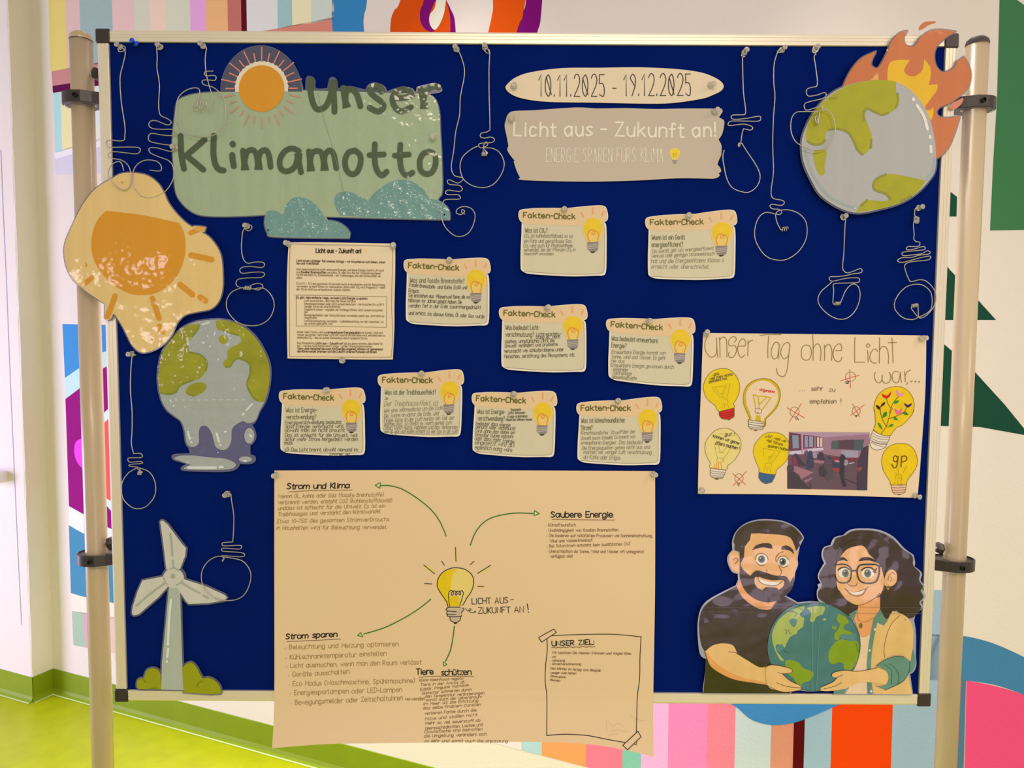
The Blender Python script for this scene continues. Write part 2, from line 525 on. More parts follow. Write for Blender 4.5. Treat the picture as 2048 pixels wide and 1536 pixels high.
class _OnWall:
    normal = WN
    def __call__(s, x, y, h):
        d = ray(x, y); c = Vector((0, 0, CAMZ))
        t = (K0 + WN * h - c).dot(WN) / d.dot(WN); return c + d * t
mural = Surface('mural', None, None, (1024, 768), h0=0.0, project=_OnWall(), parent=wall)
mural.origin = wall.location.copy()
def paint(name, col, t, layer=2, closed=True, n=6, k=None, ill=None):
    ill = ill or CUR[0]
    m = mat('wall_paint_%d_%d_%d' % col, col, 0.8, bump=0.35, bscale=140, ill=ill, bdist=0.0015, spec=0.15)
    return mural.poly(name, curve(t, True, n), m, layer)
def band(x0, x1, y0, y1, col, dx=0.0, layer=2):       # an upright stripe; dx is the lean of its edges per pixel of height
    paint('painted_stripe', col, '!%g,%g !%g,%g !%g,%g !%g,%g' % (x0, y0, x1, y0, x1 + dx * (y1 - y0), y1, x0 + dx * (y1 - y0), y1), layer)
CUR = [ILLT]
# top left stripes (they run on behind the board down to a slanting edge)
ST = [(97, 131, (208, 186, 104)), (131, 159, (206, 170, 162)), (159, 224, (146, 164, 162)), (224, 268, (212, 174, 168)), (268, 299, (196, 190, 170)),
      (299, 332, (222, 188, 168)), (332, 380, (198, 194, 170)), (380, 411, (214, 150, 196)), (411, 455, (228, 164, 112)), (455, 482, (180, 104, 92)), (482, 493, (84, 0, 20)),
      (493, 555, (208, 202, 198)), (555, 584, (146, 178, 176)), (584, 622, (240, 206, 166)), (622, 668, (190, 194, 182))]
for x0, x1, c in ST:
    e0 = 142 - (x0 - 104) * 0.155 if x0 < 480 else 66 - (x0 - 500) * 0.16; e1 = 142 - (x1 - 104) * 0.155 if x0 < 480 else 66 - (x1 - 500) * 0.16
    k = 0.035 * (1 - x0 / 1000)
    paint('painted_stripe', c, '!%g,-460 !%g,-460 !%g,%g !%g,%g' % (x0 - 460 * k, x1 - 460 * k, x1 + e1 * k, e1, x0 + e0 * k, e0))
paint('painted_band', (184, 122, 118), '!103,143 !200,124 !420,90 !420,128 !200,157 !105,172')
paint('painted_band', (88, 0, 60), '!105,172 !200,157 !420,128 !420,141 !200,171 !106,186')
paint('painted_band', (200, 122, 104), '!508,66 !664,35 !668,120 !508,120')
for x0, x1, c in ((107, 121, (160, 196, 196)), (121, 146, (222, 204, 148)), (146, 190, (222, 204, 148)), (190, 300, (206, 206, 208))):
    paint('painted_stripe', c, '!%g,%g !%g,%g !%g,%g !%g,%g' % (x0, 186 - (x0 - 106) * .15, x1, 186 - (x1 - 106) * .15, x1 + 4, 306 - (x1 - 106) * .28, x0 + 4, 306 - (x0 - 106) * .28))
paint('painted_band', (222, 214, 226), '!109,304 !250,262 !250,280 !110,318', 2)
paint('painted_band', (196, 186, 196), '!110,318 !250,280 !250,356 !190,346 !112,350', 2)
CUR[0] = ILLL
# blue, purple, red and magenta shapes at the left
paint('painted_shape', (66, 142, 212), '!125,648 !300,652 !300,680 !204,705 !160,735 !130,756')
paint('painted_shape', (196, 226, 232), '!130,756 !160,735 !204,705 !300,680 !300,724 !204,736 !160,775 !131,798')
paint('painted_shape', (150, 6, 122), '!131,798 160,776 204,738 260,715 320,706 !320,1078 260,1070 214,1055 170,1030 !138,1012', 2)
paint('painted_shape', (220, 236, 240), '!320,800 240,806 204,830 !196,850 !196,985 214,1012 240,1030 !320,1040', 3)
paint('painted_shape', (246, 92, 84), '!320,812 240,826 204,852 185,900 190,950 204,988 240,1008 !320,1020', 4)
paint('painted_shape', (248, 70, 232), '!166,876 152,884 149,905 155,925 166,936 !182,938 !190,880', 4)
paint('painted_shape', (244, 232, 238), '!165,936 170,960 !182,990 !190,930', 3)
paint('painted_shape', (232, 232, 240), '!138,1012 170,1030 214,1054 260,1070 !320,1078 !320,1110 260,1098 214,1084 170,1068 !138,1050', 3)
paint('painted_shape', (74, 138, 180), '!138,1050 170,1068 214,1084 260,1098 !320,1110 !320,1228 260,1214 214,1203 170,1194 !142,1186', 3)
paint('painted_shape', (238, 224, 214), '!142,1186 170,1194 214,1203 260,1214 !320,1228 !320,1246 214,1236 !144,1222', 3)
for x0, x1, c in ((144, 168, (170, 190, 170)), (168, 180, (222, 160, 190)), (180, 232, (226, 190, 186)), (232, 290, (200, 206, 190))):
    paint('painted_stripe', c, '!%g,%g !%g,%g !%g,%g !%g,%g' % (x0, 1222 + (x0 - 144) * .14, x1, 1222 + (x1 - 144) * .14, x1 + 3, 1290 + (x1 - 144) * .2, x0 + 3, 1290 + (x0 - 144) * .2), 3)
CUR[0] = ILLT
# loops above the board
paint('painted_shape', (48, 118, 168), '!664,-460 664,-160 664,0 664,40 !670,130 !740,130 728,60 728,30 734,0 745,-160 !745,-460')
paint('painted_shape', (200, 70, 0), '!850,-460 830,-120 801,0 788,22 781,50 !781,130 !900,130 901,40 898,20 !892,-2 886,-30 878,-120 !890,-460', 2)
paint('painted_shape', (112, 0, 98), '!880,-460 862,-80 848,0 841,20 841,42 850,58 864,64 !872,58 860,50 858,36 865,14 !878,-10 876,-80 !890,-460', 3)
paint('painted_shape', (224, 210, 188), '!889,-460 878,-80 872,6 860,30 860,48 866,58 872,59 880,48 888,28 !892,2 !892,-460', 4)
paint('painted_shape', (112, 0, 98), '!892,0 902,20 910,45 !914,130 !898,130 !901,60 900,30', 3)
paint('painted_shape', (206, 74, 0), '!960,-460 980,-160 986,0 984,30 976,68 !960,150 !1020,150 1032,70 1048,20 1056,-120 !1040,-460', 2)
paint('painted_shape', (112, 0, 98), '!1040,-460 1058,-120 1052,0 1046,25 1032,70 !1015,150 !1060,150 1074,68 1082,30 1088,-120 !1070,-460', 2)
CUR[0] = ILLW
# dark green panels and triangles at the right
paint('painted_panel', (64, 114, 68), '!2001,-80 !1994,200 !1986,330 !1980,461 !2500,452 !2500,300 !2048,10 !2034,0 !1990,-40')
paint('painted_panel', (22, 70, 46), '!1894,378 !1914,394 !1913,433 !1870,433 !1870,360')
paint('painted_panel', (22, 66, 44), '!1870,500 !1900,540 !1945,588 !1992,640 !1870,640')
paint('painted_panel', (22, 66, 44), '!1860,660 !1890,690 !1938,731 !2010,810 !2060,872 !1960,854 !1860,851')
CUR[0] = ILLB
# under the board at the right
paint('painted_shape', (72, 132, 160), '!1840,1268 1900,1270 1940,1274 1990,1288 2048,1314 2120,1352 2260,1440 !2420,1560 !2420,1680 2250,1510 2120,1425 2048,1390 1990,1370 !1932,1361 !1840,1360')
paint('painted_shape', (253, 82, 122), '!1933,1361 1990,1372 2048,1390 2120,1425 2250,1510 !2420,1680 !2420,1800 !1924,1750')
paint('painted_stripe', (84, 124, 138), '!1900,1355 !1932,1361 !1923,1700 !1890,1700')
BT = [(972, 981, (108, 4, 22)), (981, 1043, (238, 222, 206)), (1043, 1084, (182, 210, 206)), (1084, 1173, (255, 160, 92)), (1173, 1246, (252, 124, 142)), (1246, 1283, (136, 198, 170)),
      (1283, 1337, (254, 178, 218)), (1337, 1415, (255, 138, 184)), (1415, 1471, (250, 134, 146)), (1471, 1543, (206, 214, 206)), (1543, 1588, (226, 148, 112)), (1588, 1610, (90, 0, 6)),
      (1610, 1664, (164, 190, 194)), (1664, 1785, (250, 70, 0)), (1785, 1900, (162, 186, 188))]
for x0, x1, c in BT:
    e = lambda x: 1474 + (x - 944) * 0.262
    k = -0.035 * (x0 - 900) / 900
    paint('painted_stripe', c, '!%g,1180 !%g,1180 !%g,%g !%g,%g' % (x0 - 250 * k, x1 - 250 * k, x1 + (e(x1) - 1430) * k, e(x1), x0 + (e(x0) - 1430) * k, e(x0)))
paint('painted_wedge', (250, 164, 144), '!930,1474 !972,1474 !972,1486')
paint('painted_shape', (66, 138, 188), '!1400,1280 1450,1390 1478,1418 1505,1440 1545,1450 1585,1446 1625,1432 !1680,1408 !1700,1280', 4)
# ------------------------------------------------------------------ the rolling pin board: felt, aluminium frame, poles and clamps
alu = mat('anodised_aluminium', (236, 208, 170), 0.32, metal=0.35, spec=0.5)
alu_in = mat('rail_groove', (188, 158, 108), 0.4, metal=0.3)
black = mat('black_plastic', (52, 42, 38), 0.35, spec=0.5)
felt = mat('blue_felt', (2, 24, 86), 0.95, bump=0.5, bscale=900, spec=0.05, mottle=0.10, mscale=(5, 5, 5), bdist=0.0006)
pole_m = mat('grey_beige_pole', (184, 156, 112), 0.33, spec=0.5, coat=0.2)
pole_cap_m = mat('dark_pole_cap', (74, 60, 54), 0.5)

HR = 0.005; YF = YB - HR
tl, tr, bl, br = [on_y(x, y, YF) for x, y in ((192, 60), (1917, 67), (231, 1401), (1859.4, 1413))]
X0 = (tl.x + bl.x) / 2; X1 = (tr.x + br.x) / 2; Z1 = (tl.z + tr.z) / 2; Z0 = (bl.z + br.z) / 2
RW = 0.0205; TH = 0.024
stand = empty('pin_board', ((X0 + X1) / 2, YB + .02, 0.0), 'blue felt pin board in an aluminium frame clamped between two beige poles', 'pin board')
so = stand.location
def spart(mbx, name, m, label=None, parent=None, smooth=False):
    o = mesh_obj(name, [v - so for v in mbx.v], mbx.f, m, parent or stand, None, smooth)
    if label: o['label'] = label
    return o
spart(MB().box(X0 + 0.012, X1 - 0.012, YB, YB + 0.012, Z0 + 0.012, Z1 - 0.012), 'felt_panel', felt)
spart(MB().box(X0 + 0.012, X1 - 0.012, YB + 0.0121, YB + 0.016, Z0 + 0.012, Z1 - 0.012), 'back_sheet', mat('grey_back', (180, 176, 170), 0.6))
# cross-section of a rail: across (0 outer .. RW inner), depth
PROF = [(0.0, 0.020), (0.0, 0.004), (0.0012, 0.0012), (0.004, 0.0), (0.0075, 0.0), (0.0079, 0.0009), (0.0089, 0.0009), (0.0093, 0.0), (0.0132, 0.0),
        (0.0136, 0.0009), (0.0146, 0.0009), (0.015, 0.0), (RW - 0.0006, 0.0), (RW, 0.0006), (RW, 0.0049), (RW - 0.004, 0.0049), (RW - .004, 0.020)]
CAP = 0.0235
for a, b, ins in (((X0 + CAP, Z1), (X1 - CAP, Z1), (0, -1)), ((X0 + CAP, Z0), (X1 - CAP, Z0), (0, 1)), ((X0, Z0 + CAP), (X0, Z1 - CAP), (1, 0)), ((X1, Z0 + CAP), (X1, Z1 - CAP), (-1, 0))):
    q = MB(); q.loft([[Vector((p[0] + ins[0] * w, YF + d, p[1] + ins[1] * w)) for w, d in PROF] for p in (a, b)])
    spart(q, 'frame_rail', alu)
for x, z, sx, sz in ((X0, Z1, 1, -1), (X1, Z1, -1, -1), (X0, Z0, 1, 1), (X1, Z0, -1, 1)):
    x0, x1 = sorted((x - sx * 0.0018, x + sx * CAP)); z0, z1 = sorted((z - sz * 0.0018, z + sz * CAP))
    q = MB().box(x0, x1, YF - 0.0012, YF + 0.021, z0, z1, 0.002)
    spart(q, 'corner_cap', black)
YP = YB + 0.028; PR = 0.0188
pin_knobs = {}
for side, (tp, bp) in (('left', ((161, 74), (207, 1530))), ('right', ((1949, 84), (1897, 1530)))):
    a = on_y(*tp, YP); b = on_y(*bp, YP); px = (a.x + b.x) / 2 if side == 'left' else (a.x + b.x) / 2
    q = MB().lathe([(PR, 0.03), (PR, a.z - 0.006)], (px, YP, 0), n=40)
    po = spart(q, 'pole', pole_m, smooth=False)
    for p in po.data.polygons:
        if abs(p.normal.z) < .5: p.use_smooth = True
    q = MB().lathe([(PR + .0004, 0), (PR + .0004, 0.003), (PR - 0.001, 0.008), (PR - 0.006, 0.0125), (0.002, 0.0145)], (px, YP, a.z - 0.0058), n=40)
    spart(q, 'pole_cap', pole_m if side == 'left' else pole_cap_m, None if side == 'left' else 'dark plastic cap')
    if side == 'left':
        spart(MB().lathe([(PR + .0005, 0), (PR + .0005, 0.0012)], (px, YP, a.z - 0.007), n=40), 'cap_gap', black)
    q = MB().box(px - 0.02, px + 0.02, YP - 0.27, YP + 0.27, 0.0, 0.032, 0.006)
    spart(q, 'foot', pole_m)
    d = -1 if side == 'left' else 1
    xe = X0 + 0.004 if side == 'left' else X1 - 0.004
    for cpx, kpx in (((161, 190), (191, 148)), ((190, 1124), (219, 1085))) if side == 'left' else (((1946, 200), None), ((1904, 1136), (1877, 1096))):
        c = on_y(*cpx, YP - 0.03); zc = c.z; hh = 0.0105
        # outline seen from above: half circle around the pole, then arms to the frame
        R = 0.0345; out = []
        for i in range(41):
            t = math.pi / 2 + math.pi * i / 40 if d < 0 else math.pi / 2 - math.pi * i / 40
            out.append((px + R * math.cos(t), YP + 0.002 + R * 0.92 * math.sin(t)))
        xm = px - d * 0.012
        pth = [(xe, YP + 0.024), (xm, YP + 0.026)] + out + [(xm, YP - 0.030), (px - d * .028, YP - 0.022), (xe, YP - 0.006)]
        if d > 0: pass
        inn = []
        cxm = (px + xe) / 2
        for x, y in pth:
            vx, vy = x - px, y - YP; l = math.hypot(vx, vy); k = (l - 0.003) / l
            inn.append((px + vx * k if abs(x - xe) > 1e-6 else x, YP + vy * k))
        q = MB(); n = len(pth)
        rings = [[Vector((x, y, zc + z)) for x, y in pp] for pp, z in ((pth, -hh + .001), (pth, hh - .001), (inn, hh), (inn, hh - 0.003))]
        q.loft(rings, True)
        cl = spart(q, 'clamp', black)
        # the underside is ribbed: webs between ring and pole
        q = MB()
        q.loft([[Vector((x, y, zc - hh + 0.001 + z)) for x, y in inn] for z in (-0.0008, 0.0)])
        spart(q, 'clamp_lid', mat('grey_plastic', (96, 86, 92), 0.45), None, cl)
        q = MB().lathe([(0.0042, -0.001), (0.0042, 0.0014), (0.0034, 0.0018), (0.0034, -0.0012)], (px - d * 0.004, YP - 0.0317, zc), 'y', 14)
        spart(q, 'screw_hole', mat('black_hole', (8, 8, 8), 0.6), None, cl)
        for bx in (px + d * 0.026, px - d * .027):
            q = MB().lathe([(0.0028, 0), (0.0028, -0.003), (0.0018, -0.0042)], (bx, YP - 0.008, zc - hh + 0.001), 'z', 10)
            spart(q, 'bolt', mat('steel_bolt', (190, 180, 170), 0.3, metal=0.8), None, cl)
        if kpx:
            k = on_y(*kpx, YP - 0.004)
            q = MB(); q.lathe([(0.006, -0.004), (0.0096, -0.003), (0.0112, 0.0), (0.0112, 0.004), (0.0085, 0.0075), (0.004, 0.009)], k, 'x', 6)
            spart(q, 'knob', black, None, cl)
            q = MB().lathe([(0.003, -0.02), (0.003, 0.02)], k + Vector((-d * .012, 0, 0)), 'x', 10)
            spart(q, 'knob_screw', mat('steel_bolt', (190, 180, 170), 0.3, metal=0.8), None, cl)
            q = MB().box(min(k.x - d * .02, k.x - d * .012), max(k.x - d * .02, k.x - d * .012), YP - 0.006, YP + 0.006, min(zc, k.z), max(zc, k.z))
            spart(q, 'clamp_bracket', black, None, cl)
# ------------------------------------------------------------------ cut-out signs and pictures pinned to the felt
Z2 = zoomed(330, 60, 3.4133); Z3 = zoomed(980, 100, 3.339); Z4 = zoomed(1500, 0, 3.2007); Z5 = zoomed(100, 320, 3.84)
Z6 = zoomed(220, 600, 3.84); Z7 = zoomed(220, 980, 3.6575); Z8 = zoomed(1380, 1020, 4.0417)
def circle(cx, cy, r, ry=None, n=28, a0=0.0, a1=360.0):
    ry = ry or r
    full = abs(a1 - a0) >= 360
    k = n if full else n + 1
    return [(cx + r * math.cos(math.radians(a0 + (a1 - a0) * i / n)), cy + ry * math.sin(math.radians(a0 + (a1 - a0) * i / n))) for i in range(k)]
def wave(cx, cy, a, b, ph=0.0, base=0.0):    # gentle buckling of a sheet; cx, cy photo pixels
    p = on_y(cx, cy, YB)
    return lambda x, z: base + a * (1 + math.sin((x - p.x) * 17 + (z - p.z) * 6 + ph)) + b * (1 + math.sin((z - p.z) * 23 - (x - p.x) * 5 + ph * 2))
def lam(name, c, bump=0.55, bs=28, mottle=0.05, mscale=(40, 2, 1.5), rough=0.5, bd=0.006):   # laminated print: satin ink under a glossy, slightly buckled film
    return mat('laminated_' + name, tuple(max(0, k - 7) for k in c), rough, bump=bump, bscale=bs, coat=0.9, mottle=mottle, mscale=mscale, bdist=bd, detail=2.0, coatrough=0.09)
film = mat('clear_laminate', (112, 110, 122), 0.15, alpha=0.5, coat=1.0)
LT = 0.0009

# --- the big green motto sign
motto = Surface('motto_sign', 'green laminated motto sign reading Unser Klimamotto with sun and clouds', 'sign', (620, 290), 0.002, warp=wave(620, 290, 0.0010, 0.0008))
g_out = curve('560,420 !950,415 !1180,425 1500,432 1760,440 1840,470 1872,560 1880,700 1890,900 1893,1100 1868,1150 !1866,1170 1910,1195 1940,1235 !1947,1297 !1500,1288 1100,1272 1118,1300 !1110,1300 1180,1312 1240,1350 !1264,1390 !1262,1420 !1050,1420 740,1412 700,1385 682,1330 684,1260 !686,1262 500,1272 300,1272 200,1250 120,1185 75,1100 64,950 56,760 70,600 90,490 160,450 250,432 !386,424', True, 4, Z2)
sun_bg = curve('!386,424 395,330 440,230 520,150 610,116 700,116 790,155 870,230 920,330 !942,424', True, 5, Z2)
outline = curve('!386,424 395,330 440,230 520,150 610,116 700,116 790,155 870,230 920,330 !944,416 1180,423 !1500,432 1760,440 1840,470 1872,560 1880,700 1890,900 1893,1100 1868,1150 !1866,1170 1910,1195 1940,1235 !1947,1297 !1500,1288 !1100,1275 !1112,1300 1180,1312 1240,1350 !1266,1390 !1262,1422 !1050,1420 740,1412 700,1385 682,1330 !684,1262 500,1272 300,1272 200,1250 120,1185 75,1100 64,950 56,760 70,600 90,490 160,450 250,432', True, 4, Z2)
motto.poly('laminate_film', offset(outline, 2.2), film, -1, LT)
motto.poly('green_panel', outline, lam('green', (164, 175, 132), bump=0.32, bs=40), 0, LT * .6)
motto.poly('sun_backdrop', sun_bg, lam('slate', (74, 74, 92)), 1, label='dark slate half round behind the sun')
cr_ring = [(662 + (182 + (4 if i % 2 else -2)) * math.cos(math.pi + math.pi * i / 36), 402 + (186 + (4 if i % 2 else -2)) * math.sin(math.pi + math.pi * i / 36)) for i in range(37)]
motto.poly('sun_halo', [Z2(*p) for p in cr_ring + [(844, 424), (480, 424)]], lam('cream', (236, 214, 176)), 2)
motto.poly('sun_disc', [Z2(*p) for p in circle(662, 402, 156, 159, 40)], lam('orange', (222, 146, 0), mottle=0.02), 3)
rays = []
for i in range(28):
    a = math.pi * 2 * i / 28 - math.pi / 2
    long = i % 2 == 0
    r1 = 190; r2 = 280 if long else 245
    if math.sin(a) > 0.03: r1, r2 = 200, (272 if long else 238)
    kx = 1.0 if abs(math.cos(a)) < .9 else 0.98
    rays.append([Z2(662 + r1 * kx * math.cos(a), 402 + r1 * math.sin(a)), Z2(662 + r2 * math.cos(a), 402 + r2 * math.sin(a))])
motto.strokes('sun_rays', [r for r in rays if r[1][1] < 183], 2.7, lam('coral', (222, 130, 100)), 3)
motto.strokes('sun_rays', [r for r in rays if r[1][1] >= 183], 2.7, lam('rose', (206, 142, 112)), 3)
cloud_m = lam('teal', (112, 150, 136), bump=0.8, bs=60)
motto.poly('cloud', curve('!684,1262 690,1245 720,1232 760,1235 806,1258 820,1210 850,1165 890,1143 950,1145 1010,1175 1060,1230 !1104,1298 1180,1312 1240,1350 !1264,1390 !1260,1418 !1050,1418 740,1408 700,1382 684,1330', True, 5, Z2), cloud_m, 1)
motto.poly('cloud', curve('!1200,1268 1165,1210 1158,1150 1185,1115 1240,1104 1310,1122 !1388,1168 1440,1105 1520,1048 1600,1024 1680,1032 1760,1085 !1806,1155 1870,1165 1915,1195 1940,1240 !1945,1295 !1500,1286', True, 5, Z2), cloud_m, 1)
speck = random.Random(5)
for (x0, x1, y0, y1) in ((700, 1200, 1200, 1390), (1180, 1900, 1060, 1280)):
    sp = []
    while len(sp) < 70:
        x, y = speck.uniform(x0, x1), speck.uniform(y0, y1)
        if y0 + abs(x - (x0 + x1) / 2) / (x1 - x0) * 2 * (y1 - y0) * 0.7 < y: sp.append([Z2(x, y), Z2(x + 2.5, y + 2)])
    motto.strokes('glitter_dots', sp, 0.9, lam('white', (226, 236, 226)), 2)['kind'] = 'stuff'
dk = lam('moss', (72, 86, 52), mottle=0.02)
U = ['1000,345 995,400 1010,490 1035,540 1068,545 1105,520 1135,450 !1150,350 !1155,430 1160,520 1160,562', '1220,400 1230,470 !1245,535 !1235,490 1240,430 1262,410 1285,415 1310,440 1325,480 1337,525',
     '1480,425 1470,395 1440,385 1410,400 1405,430 1440,465 1475,490 1495,520 1480,550 1450,560 1400,535', '1555,470 1640,465 !1685,450 1670,420 1630,408 1590,420 1560,455 1558,500 1585,545 1625,558 1680,530',
     '1745,405 1760,470 !1772,540 !1768,480 1775,430 1800,400 1840,385 1868,392']
K = ['113,728 118,850 !135,950', '!275,752 180,835 !150,860 200,900 !265,955', '338,725 335,850 350,925 375,955 403,960', '465,780 467,783', '462,855 465,890 472,930',
     '535,825 540,890 !548,958 !545,900 560,840 595,820 625,850 !640,955 !640,880 655,835 690,822 712,860 !722,935',
     '915,828 870,810 820,830 785,890 795,950 840,965 890,930 !912,845 !915,900 !930,972',
     '985,830 990,890 !998,965 !992,900 1005,845 1040,828 1075,850 !1092,962 !1088,890 1100,845 1130,825 1155,855 !1172,945',
     '1300,825 1255,840 1232,890 1238,950 1270,985 1310,975 1335,920 1335,860 1300,825', '1435,782 1432,870 1445,950 1480,995 1515,970', '1398,857 1495,852', '1608,785 1605,870 1615,950 1650,995 1690,975', '1570,860 1665,852',
     '1800,830 1760,850 1740,900 1748,960 1785,985 1825,970 1848,910 1840,850 1800,830']
for nm, L_ in (('lettering', U), ('lettering', K)):
    motto.strokes(nm, [curve(t, False, 6, Z2) for t in L_], [11.6] * len(L_) if L_ is U else [11.6, 11.6, 11.6, 12, 11.8] + [11.2] * 20, dk, 4)
motto.poly('lettering_backing', offset(curve('!960,430 965,330 1000,318 1030,345 1035,400 !1110,400 1125,335 1155,325 1180,350 !1185,400 1260,385 !1330,400 !1370,410 1390,375 1440,360 1500,385 !1520,420 !1570,400 1630,390 1690,400 !1710,430 !1720,390 1750,380 1790,372 1850,362 1890,395 1885,425 !1810,440', True, 4, Z2), 0.0), film, -1, LT)
motto.strokes('fold_crease', [curve('1045,425 1080,580 1130,750 1180,930 1220,1100 1285,1265', False, 5, Z2)], 0.7, lam('crease', (136, 150, 106)), 5)

# --- date banner and grey-beige banner
W8 = dict(rough=0.6)
date = Surface('date_banner', 'cream oval banner with the dates 10.11.2025 to 19.12.2025', 'banner', (1228, 172), 0.002, warp=wave(1228, 172, 0.0006, 0.0004))
date.poly('paper', curve('104,255 125,220 180,180 280,148 480,122 730,120 1000,118 1250,130 1410,152 1500,185 1545,215 1560,245 1540,275 1490,300 1420,325 1250,352 1080,360 700,352 380,346 220,325 140,295', True, 5, Z3), mat('cream_paper', (226, 200, 158), 0.6, mottle=0.02), 0, LT)
D12 = '10.11.2025 - 19.12.2025'
_st = typeset('10.11.2025', *Z3(325, 310), *Z3(768, 310), 43, gap=3.2, f=None) + typeset('-', *Z3(818, 310), *Z3(842, 310), 38) + typeset('19.12.2025', *Z3(893, 308), *Z3(1343, 306), 43, gap=3.2)
_st += [[Z3(375, 180), Z3(410, 300)], [Z3(618, 190), Z3(655, 300)], [Z3(1195, 185), Z3(1228, 298)]]
date.strokes('lettering', _st, 1.75, mat('black_ink', (44, 36, 24), 0.5), 2)
motto2 = Surface('slogan_banner', 'grey-beige banner with ragged ends reading Licht aus - Zukunft an!', 'banner', (1228, 290), 0.002, warp=wave(1228, 290, 0.0007, 0.0005, 1))
motto2.poly('paper', curve('98,510 105,470 120,430 160,408 300,402 570,385 720,392 900,390 1100,396 1300,392 !1545,392 1553,410 1540,432 !1528,452 1560,470 1563,500 1550,560 !1525,600 1545,640 1543,700 !1528,735 !1518,765 1538,790 1542,812 !1525,825 !1535,835 1520,852 !1490,860 1250,858 1000,872 650,880 230,870 200,850 175,800 !158,745 !165,740 140,710 116,670 !123,640 112,580', True, 4, Z3), mat('taupe_paper', (194, 172, 142), 0.6, mottle=0.02), 0, LT)
crm = mat('cream_print', (246, 224, 178), 0.6)
for t, x0, y0, x1, y1 in (('Licht', 160, 572, 438, 578), ('aus', 500, 574, 680, 574), ('-', 740, 560, 775, 560), ('Zukunft', 838, 576, 1290, 584), ('an!', 1352, 582, 1508, 578)):
    motto2.strokes('slogan_lettering', typeset(t, *Z3(x0, y0), *Z3(x1, y1), 27 if t != '-' else 20, gap=3.4), 4.0, crm, 2)
thin = mat('cream_thin_print', (232, 214, 178), 0.6)
_st = []
for t, x0, x1 in (('ENERGiE', 374, 588), ('SPAREN', 620, 812), ('FÜRS', 845, 970), ('KLiMA', 1005, 1155)):
    _st += typeset(t, *Z3(x0, 747), *Z3(x1, 750), 27, gap=3.2)
motto2.strokes('subtitle_lettering', _st, 1.2, thin, 2)
motto2.poly('printed_bulb', curve('1232,655 1265,672 1266,700 1250,725 1246,735 !1215,735 1212,725 1198,700 1199,672', True, 5, Z3), mat('bulb_amber', (246, 196, 96), 0.6), 2)
motto2.poly('bulb_glow', curve('1232,665 1256,675 1256,700 1232,725 1208,700 1208,675', True, 5, Z3), mat('bulb_yellow', (240, 196, 30), 0.6), 3)
motto2.strokes('bulb_base', [[Z3(1216, 741), Z3(1248, 740)], [Z3(1219, 750), Z3(1245, 749)], [Z3(1224, 758), Z3(1240, 757)]], 1.3, mat('thread_grey', (150, 136, 124), 0.6), 3)
motto2.strokes('bulb_filament', [curve('1225,715 1222,690 !1232,700 !1243,688 1240,715', False, 4, Z3)], 1.0, mat('filament_gold', (214, 160, 10), 0.6), 4)

# --- laminated sun at the left edge
sun = Surface('sun_cutout', 'large laminated yellow-orange sun cutout overhanging the left frame', 'cutout', (290, 520), 0.0085, warp=wave(290, 520, 0.0022, 0.0026, 0.7))
so_ = curve('480,148 560,108 660,104 760,125 840,185 885,255 920,330 980,410 1050,480 !1108,520 1130,512 !1210,520 !1200,555 !1180,560 1240,600 1300,680 1328,760 1335,880 1330,1000 1300,1090 1240,1145 1150,1165 1050,1190 985,1250 940,1340 880,1410 800,1460 710,1478 650,1440 610,1380 560,1280 !505,1190 !490,1180 465,1225 !425,1215 !430,1105 330,1040 260,985 190,920 140,820 120,700 135,610 180,500 225,400 280,310 360,220', True, 5, Z5)
sun.poly('laminate_film', offset(so_, 2.6), film, -1, LT)
sun.poly('yellow_sheet', so_, lam('straw', (232, 192, 118), bump=0.4, bs=30, bd=0.006), 0, LT * .6)
sun.poly('sun_disc', curve('!440,393 730,430 !1008,490 1045,560 1058,650 1050,750 1010,860 930,960 830,1020 730,1038 620,1025 500,960 410,870 350,760 330,640 350,520 390,445', True, 6, Z5), lam('deep_orange', (220, 146, 0), bump=0.4, bs=30, bd=0.006, mottle=0.03), 2)
for x0, y0, x1, y1, w in ((1098, 565, 1165, 535, 9.5), (1102, 735, 1255, 768, 11.5), (1015, 960, 1105, 1035, 11.5), (1165, 1055, 1200, 1080, 12), (798, 1065, 845, 1215, 10.5), (848, 1282, 872, 1315, 12), (510, 1045, 442, 1212, 10.5), (335, 905, 275, 955, 9.5)):
    sun.strokes('sun_ray', [[Z5(x0, y0), Z5(x1, y1)]], w, MATS['laminated_deep_orange'], 2)
sun.poly('sun_ray', curve('!285,785 302,808 !288,828', True, 5, Z5), MATS['laminated_deep_orange'], 2)
sun.poly('folded_tip', curve('!1120,520 !1160,512 !1208,524 !1196,550 !1140,552', True, 3, Z5), lam('fold', (226, 166, 70)), 3)

# --- burning globe at the right edge
fire = Surface('burning_globe_cutout', 'laminated cutout of a globe in orange flames over the top right corner', 'cutout', (1750, 250), 0.0085, warp=wave(1750, 250, 0.0012, 0.0012, 2.0))
fl_ = curve('!585,575 610,510 650,440 710,375 !803,332 775,390 775,425 810,440 840,400 870,340 900,270 950,215 !1004,200 980,240 985,280 1010,300 1050,295 1090,240 1150,200 1220,192 !1318,205 1250,245 1200,290 1178,350 1190,420 1230,460 1280,450 1318,415 !1320,395 !1368,362 1400,420 1418,480 1405,545 1350,610 1280,660 1220,685 1195,715 1210,745 1270,755 !1345,740 1320,820 1280,920 1230,990 !1180,1022 !1150,900 900,700 !700,620', True, 5, Z4)
gl_ = curve('820,516 930,528 1020,575 1090,650 1140,740 1170,850 1183,960 1180,1080 1145,1150 1060,1240 960,1300 830,1340 680,1365 560,1330 450,1255 390,1160 340,1040 328,920 350,830 400,730 480,630 580,565 700,528', True, 6, Z4)
fire.poly('laminate_film', offset(fl_, 2.4), film, -2, LT)
